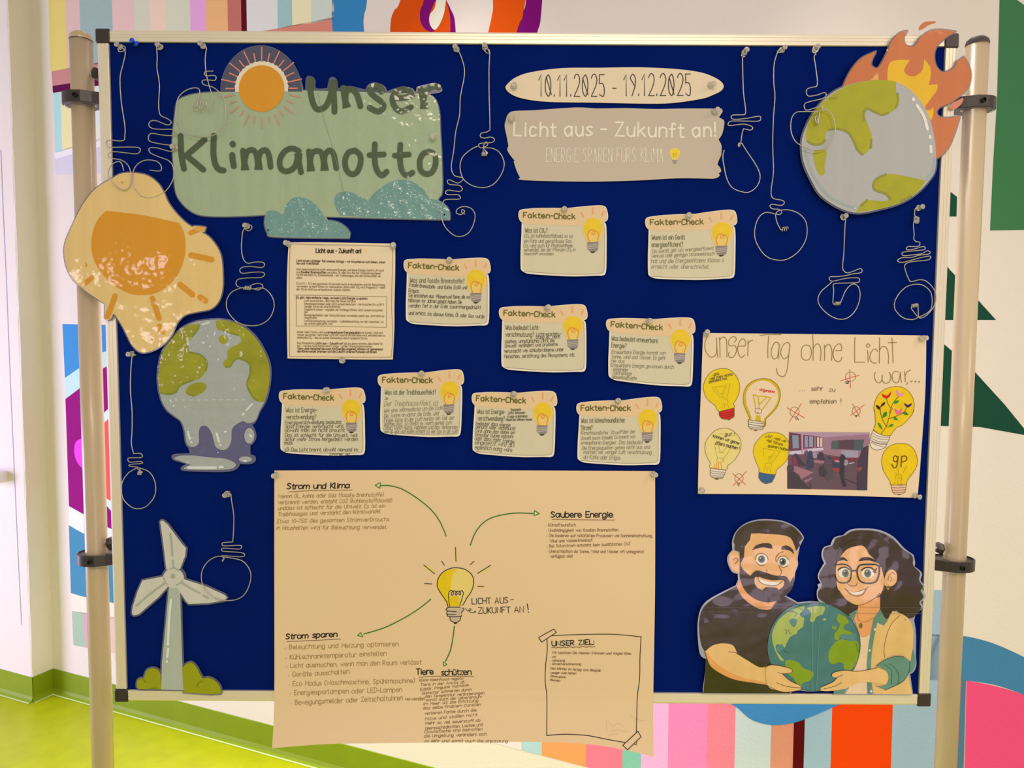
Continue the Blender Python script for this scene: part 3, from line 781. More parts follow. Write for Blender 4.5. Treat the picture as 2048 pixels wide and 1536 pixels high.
fire.poly('laminate_film', offset(gl_, 3.2), film, -1, LT)
fire.poly('flame', fl_, lam('flame', (206, 114, 62), bump=0.25), 0, LT * .6)
fire.poly('flame_spark', curve('1075,188 1085,165 1120,142 !1183,140 !1183,150 1140,165 1100,190 1080,197', True, 4, Z4), MATS['laminated_flame'], 0, LT * .6)
fire.poly('flame_spark', curve('1273,692 1300,660 !1360,625 1365,640 1350,668 1310,700', True, 4, Z4), lam('spark', (216, 130, 96), bump=0.25), 1, LT * .3)
fire.poly('inner_flame', curve('!875,525 875,460 890,405 940,388 !1020,388 990,430 985,465 1020,488 1060,485 1100,450 !1112,380 1150,430 1155,490 !1142,545 !1200,540 1195,580 1150,640 !1115,690 !1060,620 960,540', True, 5, Z4), lam('amber', (242, 180, 16), bump=0.25), 1)
fire.poly('inner_flame', curve('!765,518 !812,470 !820,520', True, 4, Z4), lam('peach', (240, 166, 90), bump=0.25), 1)
fire.poly('inner_flame', curve('!1122,705 1150,705 !1172,685 1172,730 !1155,775', True, 4, Z4), MATS['laminated_amber'], 1)
fire.poly('globe', gl_, lam('ice_blue', (178, 172, 158), bump=0.25, mottle=0.03), 2, LT * .3)
lg = lam('lime', (170, 162, 0), bump=0.25, mottle=0.07, mscale=(30, 30, 30)); lgd = lam('olive', (146, 140, 30), bump=0.25)
C1 = '!930,528 900,520 800,516 700,530 600,560 500,625 420,700 370,790 355,880 380,920 430,928 470,905 480,860 500,835 560,828 620,850 655,900 680,960 712,992 750,970 775,920 770,860 740,780 722,740 735,705 765,700 800,725 840,738 890,725 935,690 945,650 !930,600'
fire.poly('continent', curve(C1, True, 5, Z4), lg, 3)
C2 = '440,960 480,962 485,1000 472,1060 472,1105 455,1127 430,1110 410,1050 400,990 415,965'
C3 = '!855,1125 900,1118 1000,1135 !1115,1160 1060,1235 960,1298 !830,1340 !675,1363 700,1310 740,1285 820,1290 860,1290 !885,1270 840,1240 790,1220 778,1190 800,1150'
fire.poly('continent', curve(C2, True, 5, Z4), lg, 3); fire.poly('continent', curve(C3, True, 5, Z4), lg, 3)
fire.strokes('coast_line', [curve(t, False, 5, Z4) for t in ('505,832 560,828 620,850 655,900 680,960 712,992', '365,905 400,925 450,925 475,900', '880,725 840,738 790,718 745,698 722,730 726,770', '930,690 944,650 940,600', '505,636 550,630', '860,1120 800,1150 780,1190 795,1222 860,1245 890,1280', '740,1285 705,1320', '770,900 765,950', '960,1290 1020,1260')], 4.2, lgd, 4)
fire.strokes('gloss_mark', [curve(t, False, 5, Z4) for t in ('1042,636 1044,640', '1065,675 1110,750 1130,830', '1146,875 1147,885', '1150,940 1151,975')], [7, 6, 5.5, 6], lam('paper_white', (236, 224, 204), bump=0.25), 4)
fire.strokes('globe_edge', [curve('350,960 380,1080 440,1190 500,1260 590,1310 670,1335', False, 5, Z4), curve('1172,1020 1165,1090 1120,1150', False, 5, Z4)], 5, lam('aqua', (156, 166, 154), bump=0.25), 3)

# --- melting globe
melt = Surface('melting_globe_cutout', 'laminated cutout of a melting globe dripping into a puddle', 'cutout', (430, 790), 0.002, warp=wave(430, 790, 0.0014, 0.0012, 3))
mo = curve('800,148 900,155 1020,195 1120,280 1190,390 1230,500 1230,620 1200,760 1150,850 1120,920 1100,945 !1080,950 1110,1010 1115,1060 1090,1100 !1070,1110 !1072,1190 1110,1205 1110,1235 1070,1250 !1000,1248 970,1290 900,1308 740,1308 570,1300 !565,1280 !615,1255 510,1225 488,1210 500,1190 600,1185 !630,1185 !615,1130 590,1095 575,1000 550,930 500,890 440,840 400,760 378,650 380,540 400,430 450,330 540,230 650,170', True, 5, Z6)
melt.poly('laminate_film', offset(mo, 2.4), mat('smoky_laminate', (86, 84, 112), 0.18, coat=1.0, bump=0.5, bscale=30, bdist=0.006), -1, LT)
body = curve('800,150 900,157 1018,198 1116,283 1186,392 1226,500 1228,620 1196,760 1150,850 1125,915 1090,942 1055,945 1020,930 960,965 938,1000 935,1080 910,1135 870,1150 820,1130 802,1080 780,1010 745,968 705,970 688,1010 688,1090 665,1120 625,1125 595,1095 578,1000 552,930 500,888 442,838 402,760 382,650 384,540 404,430 454,332 542,232 650,172', True, 5, Z6)
ib = lam('melt_blue', (168, 168, 154), bump=0.5, bs=40, mottle=0.03)
melt.poly('globe', body, ib, 1)
melt.poly('puddle', curve('500,1215 540,1195 650,1192 760,1205 880,1215 950,1240 972,1268 930,1295 800,1302 600,1298 !572,1285 !625,1262 540,1232', True, 5, Z6), ib, 1)
melt.poly('droplet', [Z6(*p) for p in circle(1072, 1042, 38, 60)], ib, 1)
melt.poly('droplet', [Z6(*p) for p in circle(1045, 1222, 50, 22)], ib, 1)
mg = lam('melt_green', (154, 148, 8), bump=0.5, bs=40, mottle=0.14, mscale=(24, 24, 24))
for t in ('!690,185 680,220 650,260 625,300 610,340 620,390 680,410 730,440 755,490 740,550 700,600 640,620 580,640 540,665 515,705 470,722 420,715 !390,700 384,560 404,430 454,332 542,232 620,190',
          '!820,158 900,157 1018,198 1116,283 1186,392 1226,500 1228,620 1210,700 !1190,780 1130,778 1095,740 1070,680 1050,630 1075,580 1080,510 1050,470 990,450 950,475 935,510 900,518 875,500 880,470 905,450 905,400 930,365 980,345 1010,320 1000,280 940,260 880,240 840,230 !820,205',
          '845,280 880,270 908,290 905,320 880,340 845,320', '600,675 650,638 710,632 745,650 735,690 690,725 640,738 595,715'):
    melt.poly('continent', curve(t, True, 5, Z6), mg, 2)
melt.strokes('coast_line', [curve(t, False, 4, Z6) for t in ('398,712 470,722 520,700 550,655 640,618', '620,402 700,420 750,470 745,540', '690,190 680,225 630,290', '1130,770 1095,740 1055,650 1078,570 1078,500 1040,465 985,450 950,475 930,508 895,515', '880,240 990,270', '600,715 650,736')], 3.0, lam('melt_olive', (128, 134, 20), bump=0.5, bs=40), 3)
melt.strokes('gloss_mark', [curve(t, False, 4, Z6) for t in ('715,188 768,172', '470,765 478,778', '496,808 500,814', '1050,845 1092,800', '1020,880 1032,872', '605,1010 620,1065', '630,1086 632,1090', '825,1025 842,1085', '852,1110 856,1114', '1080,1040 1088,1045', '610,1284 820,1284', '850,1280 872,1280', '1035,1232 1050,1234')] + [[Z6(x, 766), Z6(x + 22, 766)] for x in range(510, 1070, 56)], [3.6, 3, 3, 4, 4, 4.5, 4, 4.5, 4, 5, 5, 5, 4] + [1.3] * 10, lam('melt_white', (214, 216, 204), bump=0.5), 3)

# --- wind turbine with bushes
turb = Surface('wind_turbine_cutout', 'laminated wind turbine cutout standing between two green bushes', 'cutout', (350, 1210), 0.0068, warp=wave(350, 1210, 0.0008, 0.0006, 1.4))
t_tower = curve('!435,700 !515,690 !525,1000 !532,1250 !540,1462 !375,1458 !385,1250 !410,1000', True, 2, Z7)
blades = ['!372,228 390,222 !425,250 !520,380 !558,425 !552,480 !515,575 !415,580 !395,400', '!392,630 !440,690 !360,780 !215,905 !180,915 165,900 !170,850 !205,740 !240,660', '!545,650 !700,700 !840,765 !858,785 !840,805 !720,825 !580,830 !560,810 !490,705']
silh = [curve(b, True, 3, Z7) for b in blades]
turb.poly('laminate_film', [offset(s_, 3.4) for s_ in silh] + [offset(t_tower, 3.2), [Z7(*p) for p in circle(470, 640, 92, 88)]], film, -1, LT, sub=False)
bl_ = '!376,1455 !372,1340 350,1310 310,1300 270,1320 !250,1375 220,1378 200,1400 !198,1440 !215,1455'
br_ = '!540,1478 !532,1300 560,1270 600,1258 635,1290 655,1330 !680,1375 730,1370 780,1400 808,1440 !815,1485 !740,1490'
turb.poly('laminate_film', [offset(curve(bl_, True, 4, Z7), 3.2)], film, -2, LT, sub=False)
turb.poly('laminate_film', [offset(curve(br_, True, 4, Z7), 3.2)], film, -2, LT, sub=False)
turb.poly('tower', t_tower, lam('tower', (178, 180, 158), bump=0.2), 0, LT * .5)
wm = lam('blade_white', (208, 198, 174), bump=0.2)
for s_ in silh: turb.poly('blade', s_, wm, 1, LT * .5)
turb.poly('hub', [Z7(*p) for p in circle(468, 642, 76, 72)], wm, 2, LT * .5)
bm_ = lam('bush_green', (156, 154, 14), bump=0.2)
turb.poly('bush', curve(bl_, True, 4, Z7), bm_, 1, LT * .5); turb.poly('bush', curve(br_, True, 4, Z7), bm_, 1, LT * .5)
gm_ = lam('blade_grey', (168, 168, 142), bump=0.2)
turb.strokes('blade_shading', [curve(t, False, 4, Z7) for t in ('445,315 455,400 460,480', '462,512 468,560', '445,575 475,568 505,590', '195,845 300,755 410,675', '398,640 408,670 425,690', '530,675 600,720 662,752', '685,768 722,788', '488,692 515,680 535,660')], [3.4, 3.6, 2.6, 3.6, 2.6, 3.6, 3.6, 2.6], gm_, 3)
turb.poly('hub_cap', [Z7(*p) for p in circle(464, 628, 18)], gm_, 3)
turb.strokes('gloss_mark', [curve(t, False, 4, Z7) for t in ('452,800 440,920 430,1125', '432,1155 424,1215', '422,1246 422,1252')], [5, 5, 4.5], lam('shine', (222, 222, 206), bump=0.2), 3)
turb.strokes('bush_shading', [curve(t, False, 4, Z7) for t in ('245,1385 265,1405', '640,1435 650,1410 675,1395', '300,1452 340,1446')], 2.4, lam('bush_dark', (120, 132, 20), bump=0.2), 3)
# ------------------------------------------------------------------ nine small fact cards
T = zoomed(790, 500, 9.6)
ink_t = mat('olive_print', (98, 94, 26), 0.6); ink_q = mat('olive_thin_print', (104, 98, 58), 0.6)
ink_d = mat('dark_pen', (84, 76, 52), 0.6); ink_g = mat('grey_pen', (134, 122, 92), 0.6); ink_b = mat('black_marker', (32, 24, 18), 0.5)
card_edge = mat('card_paper', (238, 210, 176), 0.55); card_body = mat('card_sage', (207, 190, 148), 0.55, mottle=0.025, mscale=(30, 3, 4)); card_head = mat('card_sand', (222, 185, 132), 0.55, mottle=0.02, mscale=(20, 3, 3))
b_glow = mat('print_apricot', (244, 190, 104), 0.55); b_yel = mat('print_yellow', (238, 186, 28), 0.55, mottle=0.05, mscale=(60, 60, 60))
b_in = mat('print_peach', (250, 188, 92), 0.55); b_fil = mat('print_orange', (222, 138, 24), 0.55); b_grey = mat('print_grey', (138, 124, 108), 0.55)
b_line = mat('print_light_grey', (196, 176, 156), 0.55); b_blk = mat('print_black', (48, 36, 28), 0.55); b_ray = mat('print_salmon', (240, 154, 104), 0.55); bline = mat('print_line', (116, 100, 62), 0.6)
OUT = '235,182 350,172 500,164 800,170 980,178 1080,182 1250,168 1500,152 1700,152 1790,185 1828,280 1838,380 1815,440 !1765,462 1800,510 1812,700 1812,1000 1810,1250 1795,1400 1740,1448 1600,1452 1200,1466 800,1452 400,1425 300,1400 240,1360 218,1300 215,1000 225,700 !232,435 190,385 168,300 180,215'
cards = []
def card(num, label, quad, zf, question, hand, ink, wpx=0.85, slant=0.12, qcap=9.2, hcap=7.0, bulge=0.0):
    A, B, C, D = quad
    def mp(x, y):
        u, v = (x - 170) / 1668.0, (y - 165) / 1295.0
        return tuple((A[k] * (1 - u) + B[k] * u) * (1 - v) + (D[k] * (1 - u) + C[k] * u) * v for k in (0, 1))
    c = mp(1000, 800); tp = on_y(*mp(1000, 200), YB)
    wf = lambda x, z: 0.0012 + 0.0035 * ((x - tp.x) / 0.08) ** 2 * 0.35 + 0.004 * max(0, (tp.z - z) / 0.12) ** 1.5 + 0.0003 * math.sin(num + (x - tp.x) * 60)
    s = Surface('fact_card', label, 'card', c, 0.002, 'fact cards scattered over the board', warp=wf)
    s.poly('card', curve(OUT, True, 4, mp), card_edge, 0, 0.0006)
    s.poly('card_face', curve('!262,450 !1750,450 1768,700 1768,1250 1755,1360 1700,1405 1500,1418 1100,1425 700,1408 400,1388 300,1365 258,1310 250,1000', True, 4, mp), card_body, 1)
    s.poly('card_header', curve('225,200 350,182 600,176 980,186 1250,180 1500,164 1700,163 1780,200 1815,290 1825,380 1790,435 !1745,450 !1745,495 1500,512 1200,512 900,505 600,488 400,468 !262,455 215,395 185,310 192,235', True, 4, mp), card_head, 2)
    s.strokes('lettering', typeset('Fakten', *mp(262, 342), *mp(750, 366), 10.2, gap=3.0, f=mp) + typeset('-', *mp(772, 352), *mp(812, 355), 8) + typeset('Check', *mp(835, 378), *mp(1225, 392), 10.6, gap=3), 2.2, ink_t, 3)
    s.strokes('border_line', [curve('1750,480 1768,600 1772,1000 1768,1300 1750,1380 1700,1405 1500,1420 1100,1425 700,1408 400,1385 275,1376', False, 4, mp)], 0.6, bline, 2)
    B_ = s.poly('printed_bulb', curve('1555,372 1680,405 1750,500 1762,610 1720,730 !1660,828 !1455,828 1410,740 1370,640 1368,540 1410,440 1480,385', True, 5, mp), b_glow, 3)
    s.poly('bulb_colour', curve('1555,385 1660,412 1720,500 1725,610 1680,700 !1640,760 !1480,770 1425,690 1390,600 1400,490 1460,410', True, 5, mp), b_yel, 4, parent=B_)
    s.poly('bulb_heart', curve('1500,640 1560,605 1620,625 1660,690 !1640,828 !1480,828 1465,720', True, 5, mp), b_in, 5, parent=B_)
    s.strokes('bulb_filament', [curve('1495,818 1470,760 1465,690 1495,620 1550,600 1590,625 1592,670 1565,692 1540,675 1548,640 1600,622 1645,655 1662,710 1650,770 1635,820', False, 5, mp)], 1.7, b_fil, 6, parent=B_)
    s.poly('bulb_socket', curve('!1452,832 !1662,832 !1658,875 !1650,962 1620,1000 !1510,1002 !1462,960', True, 4, mp), b_grey, 5, parent=B_)
    s.strokes('bulb_thread', [curve(t, False, 4, mp) for t in ('1455,892 1655,868', '1458,922 1655,900', '1460,955 1652,932')], 1.2, b_line, 6, each=False, parent=B_)['kind'] = 'stuff'
    s.poly('bulb_tip', curve('!1508,1005 !1605,1005 1580,1025 1535,1028', True, 4, mp), b_blk, 6, parent=B_)
    for t in ('1335,275 1380,355', '1550,195 1552,310', '1755,265 1720,345'):
        s.strokes('light_ray', [curve(t, False, 4, mp)], 3.1, b_ray, 3)
    rnd = random.Random(num)
    q = []
    for t, x0, y0, x1, y1 in question: q += typeset(t, *zf(x0, y0), *zf(x1, y1), qcap, gap=2.6, rnd=rnd)
    s.strokes('question_lettering', q, 1.0, ink_q, 3)
    q = []
    for l in hand:
        t, x0, y0, x1, y1 = l[:5]; cp = l[5] if len(l) > 5 else hcap
        q += typeset(t, *zf(x0, y0), *zf(x1, y1), cp, gap=1.9, slant=slant, jit=0.9, space=7, rnd=rnd)
    s.strokes('handwriting', q, wpx, ink, 3)
    return s
z_ = lambda ox, oy, s: zoomed(ox, oy, s)
card(1, 'fact card asking Was sind fossile Brennstoffe, right of the white text page', ((807.7, 517.2), (981.5, 517.2), (981.5, 652), (807.7, 652)), z_(790, 500, 9.6),
     [('Was sind fossile Brennstoffe?', 295, 622, 1335, 645)],
     [('Fossile Brennstoffe', 280, 700, 770, 745), ('sind Kohle, Erdöl und', 820, 745, 1385, 755), ('Erdgas.', 265, 808, 465, 820), ('Sie entstehen aus', 265, 905, 745, 920), ('Pflanzen und Tieren, die vor', 798, 930, 1440, 935),
      ('Millionen vor Jahren gelebt haben. Die', 262, 1000, 1285, 1035), ('werden Tief in der Erde zusammengedrückt', 268, 1100, 1650, 1135), ('und erhitzt, bis daraus Kohle, Öl oder Gas wurde', 272, 1240, 1715, 1310)], ink_d, 0.8)
card(2, 'fact card asking Was ist CO2, topmost on the board under the taupe banner', ((1037, 417.5), (1216, 412), (1215, 553), (1036, 552)), z_(1020, 400, 9.6),
     [('Was ist CO&?', 290, 628, 720, 634)],
     [('CO& ist kohlenstoffdioxid, es ist', 278, 722, 1200, 728), ('ein Farb und geruchloses Gas.', 270, 822, 1185, 826), ('CO& wird auch für Photosynthese', 262, 912, 1195, 908), ('verwendet, bei der Pflanzen CO& in', 262, 994, 1250, 988), ('Sauerstoff umwandeln.', 268, 1058, 835, 1062, 5)], ink_g, 0.75)
card(3, 'fact card asking Wann ist ein Gerät energieeffizient, tilted, upper right of the cards', ((1290, 433), (1474, 420), (1471, 558), (1290, 562)), z_(1280, 410, 9.6),
     [('Wann ist ein Gerät', 222, 672, 855, 662), ('energieeffizient?', 222, 808, 822, 800)],
     [('Ein Gerät gilt als energieeffizient', 222, 930, 1400, 860), ('wenn es oder geringen Stromverbrauch', 215, 1015, 1410, 965), ('hat und die Energieeffizienz Klasse A', 205, 1120, 1600, 1095, 8), ('erreicht oder überschreitet.', 205, 1225, 1310, 1225, 8)], ink_g, 0.75, 0.25)
card(4, 'fact card asking Was bedeutet Lichtverschmutzung, middle of the board', ((998, 613), (1175, 609.5), (1175, 744.5), (998, 743)), z_(990, 600, 10.24),
     [('Was bedeutet Licht-', 220, 608, 915, 608), ('verschmutzung?', 220, 748, 800, 752)],
     [('Lichtverschmu-', 848, 735, 1355, 725), ('tzung ist, wenn', 832, 795, 1325, 785), ('starkes, unnatürliches Licht die', 205, 885, 1215, 860), ('Umwelt verändert und probleme', 205, 975, 1280, 935), ('verursacht wie schlafprobleme unter', 190, 1078, 1405, 1045), ('Menschen, zerstörung des Ökosystems, etc.', 190, 1190, 1640, 1150)], ink_d, 0.8)
card(5, 'fact card asking Was bedeutet erneuerbare Energie, left of the large light bulb poster', ((1212, 636), (1391, 636.5), (1386, 774.5), (1211, 763)), z_(1200, 625, 10.24),
     [('Was bedeutet erneuerbare', 232, 570, 1175, 622), ('Energie?', 230, 712, 540, 728)],
     [('Erneuerbare Energie kommt von', 232, 840, 1330, 862), ('Sonne, wind und Wasser. Es geht', 225, 935, 1325, 965), ('nie aus', 220, 1015, 490, 1030), ('Erneuerbare Energie gewonnen durch:', 210, 1105, 1500, 1150), ('• Windräder', 215, 1190, 570, 1205), ('• Solaranlage', 205, 1262, 640, 1280), ('• Wasserkraftwerke', 200, 1345, 740, 1375)], ink_g, 0.75, 0.2)
card(6, 'fact card asking Was ist Energieverschwendung, lowest at the left', ((559, 779.5), (731, 776), (735, 910), (557.5, 909)), z_(550, 765, 10.24),
     [('Was ist Energie-', 235, 605, 870, 605), ('verschwendung?', 242, 748, 855, 745)],
     [('Energieverschwendung bedeutet,', 225, 850, 1380, 840), ('dass Energie verbraucht wird,', 222, 930, 1425, 925), ('obwohl man sie nicht braucht.', 220, 1005, 1450, 1005), ('Das ist schlecht für die Umwelt, weil', 225, 1105, 1700, 1105), ('dafür mehr Strom hergestellt werden', 220, 1190, 1705, 1185), ('muss.', 215, 1260, 380, 1258), ('z.B. Das Licht brennt, obwohl niemand im', 215, 1398, 1705, 1400), ('Zimmer ist', 1130, 1478, 1540, 1475, 4)], ink_d, 0.8)
card(7, 'fact card asking Was ist der Treibhauseffekt, crammed with handwriting', ((756, 748), (929, 739), (925, 873.5), (757, 871)), z_(745, 730, 10.24),
     [('Was ist der Treibhauseffekt?', 262, 605, 1305, 600)],
     [('Der', 262, 705, 330, 705, 5), ('Der Treibhauseffekt ist', 245, 840, 1345, 820, 10), ('Wie eine Wärmedecke um die Erde', 240, 970, 1435, 910, 8), ('Die Sonne erwärmt die Erde, und', 245, 1075, 1360, 1020, 8), ('Einige Gase in der Luft halten ein Teil der', 245, 1165, 1675, 1110, 8), ('Wärme fest. So bleibt es warm genug zum', 245, 1245, 1620, 1205, 8), ('Leben. Durch Autos, Fabriken und das verbrennen', 240, 1315, 1740, 1300, 8), ('von öl, gas und kohle kommt zu viel Gas in die Luft', 240, 1395, 1740, 1390, 8)], ink_g, 0.75, 0.3)
card(8, 'fact card asking Was ist Energieverschwendung with extra notes beside the question', ((944, 784), (1115, 783), (1111.5, 914.5), (940, 910)), z_(935, 770, 10.24),
     [('Was ist Energie-', 202, 585, 780, 590), ('verschwendung?', 205, 722, 765, 730)],
     [('Beispiele', 888, 530, 1095, 520, 5), ('Licht anlassen', 832, 592, 1170, 585, 5), ('Ewige aufdrehen', 822, 665, 1225, 660, 5), ('Heizen bei offenem fenster', 790, 730, 1325, 722, 4.6), ('bedeutet dass energie', 172, 815, 875, 850), ('genutzt oder verbraucht', 168, 880, 975, 920), ('wird ohne das dabei ein', 160, 965, 970, 1000), ('Sinnvoller Nutzen entsteht', 150, 1045, 935, 1085), ('oder dass mehr Energie', 150, 1118, 960, 1190, 8), ('eingesetzt wird als', 150, 1200, 955, 1262, 8), ('eigentlich nötig wäre', 150, 1300, 910, 1360, 8)], ink_d, 0.75, 0.2)
card(9, 'fact card asking Was ist klimafreundlicher Strom, lowest at the right', ((1153, 804), (1324, 794), (1322, 929.5), (1149, 928)), z_(1145, 785, 10.24),
     [('Was ist klimafreundlicher', 175, 618, 1075, 608), ('Strom?', 170, 765, 410, 760)],
     [('Klimafreundlicher Strom', 168, 858, 970, 845), ('ist', 975, 805, 1020, 800, 5), ('der der', 1030, 835, 1280, 832), ('Umwelt kaum schadet. Es kommt von', 170, 965, 1270, 930), ('erneuerbaren Energien.', 170, 1055, 885, 1050), ('Das bedeutet', 945, 1052, 1430, 1050, 8), ('Die Energiequellen gehen nicht aus und', 190, 1165, 1575, 1140), ('machen viel weniger Luft verschmutzung', 220, 1245, 1605, 1250), ('als Kohle oder Erdgas', 220, 1345, 970, 1365, 8)], ink_g, 0.755, 0.2)

# ------------------------------------------------------------------ printed text page
TP = zoomed(560, 480, 6.144)
pgp = on_y(683, 605, YB)
page = Surface('text_page', 'white printed page headed Licht aus - Zukunft an! with three pins', 'page', (683, 605), 0.002,
               warp=lambda x, z: 0.002 + 0.004 * abs(math.sin((z - pgp.z) * 14 + 1.6)) * (0.3 + abs(x - pgp.x) * 8) - 0.001 * math.sin((x - pgp.x) * 22))
page.poly('paper', curve('!112,32 500,30 1000,38 !1418,45 1420,400 1412,800 1410,1100 !1388,1468 1000,1468 600,1462 300,1460 !100,1455 98,1100 98,700 100,400', True, 5, TP), mat('page_paper', (234, 201, 156), 0.6), 0, 0.0004)
brn = mat('brown_border', (122, 92, 36), 0.6)
page.strokes('border_line', [curve('!132,50 500,62 900,65 !1388,82 !1385,400 1378,800 1390,1200 !1368,1440 900,1440 500,1435 !128,1430 132,1000 128,600 !132,50', False, 5, TP)], 0.8, brn, 2)
page.strokes('border_line', [curve('!212,680 700,685 1000,695 !1320,700 1315,900 !1312,1075 900,1066 500,1058 !212,1058 215,900 !212,680', False, 5, TP)], 0.8, brn, 2)
page.strokes('title_lettering', typeset('Licht aus - Zukunft an!', *TP(450, 158), *TP(1000, 162), 8.2, gap=2.6), 1.7, mat('brown_black_print', (52, 34, 14), 0.6), 2)
page.poly('printed_bulb', curve('1050,108 1074,120 1076,140 !1060,158 !1042,158 1030,140 1034,118', True, 4, TP), mat('pale_amber', (232, 196, 120), 0.6), 2)
nb, bd = [], []
def pl(t, x0, y0, x1, y1, bold=False): (bd if bold else nb).extend(typeset(t, *TP(x0, y0), *TP(x1, y1), 4.1, gap=2.6, space=5))
pl('Licht ist ein wichtiger Teil unseres Alltags – wir brauchen es zum Sehen, Arbei-', 215, 268, 1300, 288, True); pl('ten und Wohlfühlen.', 215, 302, 490, 306, True)
pl('Doch jedes künstliche Licht verbraucht Energie, und diese Energie stammt oft noch', 215, 375, 1280, 388); pl('aus', 215, 408, 262, 409); pl('fossilen Brennstoffen', 270, 409, 572, 413, True); pl('wie Kohle, Öl oder Gas. Bei der Verbrennung dieser', 582, 414, 1245, 424)
pl('Stoffe entsteht CO& (Kohlendioxid) – ein Treibhausgas, das den Klimawandel ver-', 215, 442, 1255, 458); pl('stärkt.', 215, 478, 288, 479)
pl('Etwa 10 – 15 % des gesamten Stromverbrauchs in Haushalten wird für Beleuchtung', 218, 548, 1295, 566); pl('verwendet. Je mehr Strom wir verbrauchen, desto mehr CO& wird freigesetzt – wenn', 218, 584, 1295, 598); pl('der Strom nicht aus erneuerbaren Quellen stammt.', 218, 618, 870, 628)
pl('Es gibt viele einfache Wege, um beim Licht Energie zu sparen:', 220, 720, 1080, 732, True); pl('Licht ausschalten, wenn man den Raum verlässt', 310, 758, 935, 766); pl('Energiesparlampen oder LED-Lampen benutzen – sie brauchen bis zu 80 %', 310, 796, 1285, 806)
pl('weniger Strom als alte Glühbirnen.', 310, 830, 750, 834); pl('Tageslicht nutzen – tagsüber die Vorhänge öffnen, statt Lampen anzuschal-', 312, 866, 1275, 876); pl('ten.', 312, 898, 350, 898); pl('Bewegungsmelder oder Zeitschaltuhren verwenden, damit das Licht nicht un-', 312, 934, 1290, 948); pl('nötig brennt.', 312, 968, 468, 970)
pl('Lichtverschmutzung vermeiden – Außenbeleuchtung nur dort einsetzen, wo', 312, 1006, 1275, 1018); pl('sie wirklich gebraucht wird.', 312, 1040, 655, 1042)
pl('Immer mehr Strom wird aus', 222, 1142, 588, 1146); pl('erneuerbaren Energiequellen', 595, 1146, 992, 1150, True); pl('wie Sonne, Wind und', 1000, 1150, 1265, 1152); pl('Wasser gewonnen. Wenn unser Licht mit Solarstrom betrieben wird, entsteht kein zu-', 222, 1176, 1300, 1186); pl('sätzliches CO& – das ist echter Klimaschutz durch sauberen Strom.', 222, 1210, 1080, 1220)
pl('Das Klimamotto', 222, 1278, 432, 1280); pl('„Licht aus – Zukunft an"', 440, 1280, 780, 1284, True); pl('soll uns daran erinnern, dass kleine Ta-', 788, 1284, 1272, 1286); pl('ten – wie das Ausschalten einer Lampe – große Wirkung haben können.', 222, 1312, 1140, 1320)
pl('Wenn viele Menschen bewusst mit Energie umgehen, können wir gemeinsam', 222, 1346, 1268, 1354, True); pl('den Klimawandel bremsen und die Zukunft unseres Planeten schützen!', 222, 1378, 1190, 1388, True)
page.strokes('print', nb, 0.6, mat('brown_print', (124, 98, 56), 0.6), 2); page.strokes('bold_print', bd, 0.85, mat('brown_bold_print', (92, 68, 32), 0.6), 2)['kind'] = 'stuff'

# ------------------------------------------------------------------ big mind map sheet
M1 = zoomed(540, 930, 6.4); M2 = zoomed(1060, 1000, 7.877); M3 = zoomed(820, 1070, 7.877); M4 = zoomed(540, 1240, 6.4); M5 = zoomed(810, 1320, 9.036); M6 = zoomed(1060, 1240, 5.6885)
mp0 = on_y(930, 1200, YB); mpb = on_y(930, 1400, YB).z
mind = Surface('mind_map_poster', 'large cream mind map sheet with a drawn bulb, hanging below the frame', 'poster', (930, 1200), 0.0062,
               warp=lambda x, z: 0.0012 * (1 + math.sin((x - mp0.x) * 9 + (z - mp0.z) * 3)) + 0.0014 * (1 + math.sin((z - mp0.z) * 12 + 1)) + (1.1 * max(0, mpb - z + .04) ** 2 + max(0, mpb - z + .02) * 0.06 * math.cos((x - mp0.x) * 7)))
mind.poly('sheet', curve('!549,941 930,940 !1310,942 1309,1200 !1304,1504 1270,1495 1200,1482 1120,1475 1020,1473 900,1474 750,1477 650,1480 !549,1488 550,1200', True, 6), mat('mind_map_paper', (226, 189, 137), 0.62, mottle=0.015), 0, 0.0005, cell=20)
MS = lambda nm, L, w, m, lay=2: mind.strokes(nm, L, w, m, lay)
def wr(zf, items, cap, w, m, nm='handwriting', slant=0.05, jit=0.8, seed=1, gap=2.2):
    r = random.Random(seed); q = []
    for l in items:
        t, x0, y0, x1, y1 = l[:5]
        q += typeset(t, *zf(x0, y0), *zf(x1, y1), l[5] if len(l) > 5 else cap, gap=gap, slant=slant, jit=jit, space=7, rnd=r)
    return mind.strokes(nm, q, w, m, 2)
wr(M1, [('Strom und Klima', 222, 305, 1020, 292)], 10.5, 2.1, ink_b, 'heading', 0.1, 0.6, 2, gap=1.6)
wr(M2, [('Saubere Energie', 330, 262, 1300, 262)], 11, 2.1, ink_b, 'heading', 0, 0.6, 3, gap=1.6)
wr(M4, [('Strom sparen', 210, 235, 862, 205)], 10.5, 2.1, ink_b, 'heading', 0.1, 0.6, 4, gap=1.6)
wr(M5, [('Tiere', 205, 262, 515, 248), ('schützen', 660, 268, 1195, 258)], 11.5, 2.0, ink_b, 'heading', 0, 0.6, 5, gap=1.6)
wr(M6, [('UNSER ZIEL:', 250, 285, 730, 265)], 9.5, 1.9, ink_b, 'heading', 0, 0.5, 6, gap=2)
brn2 = mat('brown_fineliner', (110, 76, 36), 0.6)
MS('ink_line', [curve('245,342 500,328 700,325 1055,318', False, 4, M1), curve('345,295 700,302 1335,308', False, 4, M2), curve('225,268 600,252 912,238', False, 4, M4), curve('255,310 500,290 1000,288 1245,292', False, 4, M5)], 1.1, brn2)
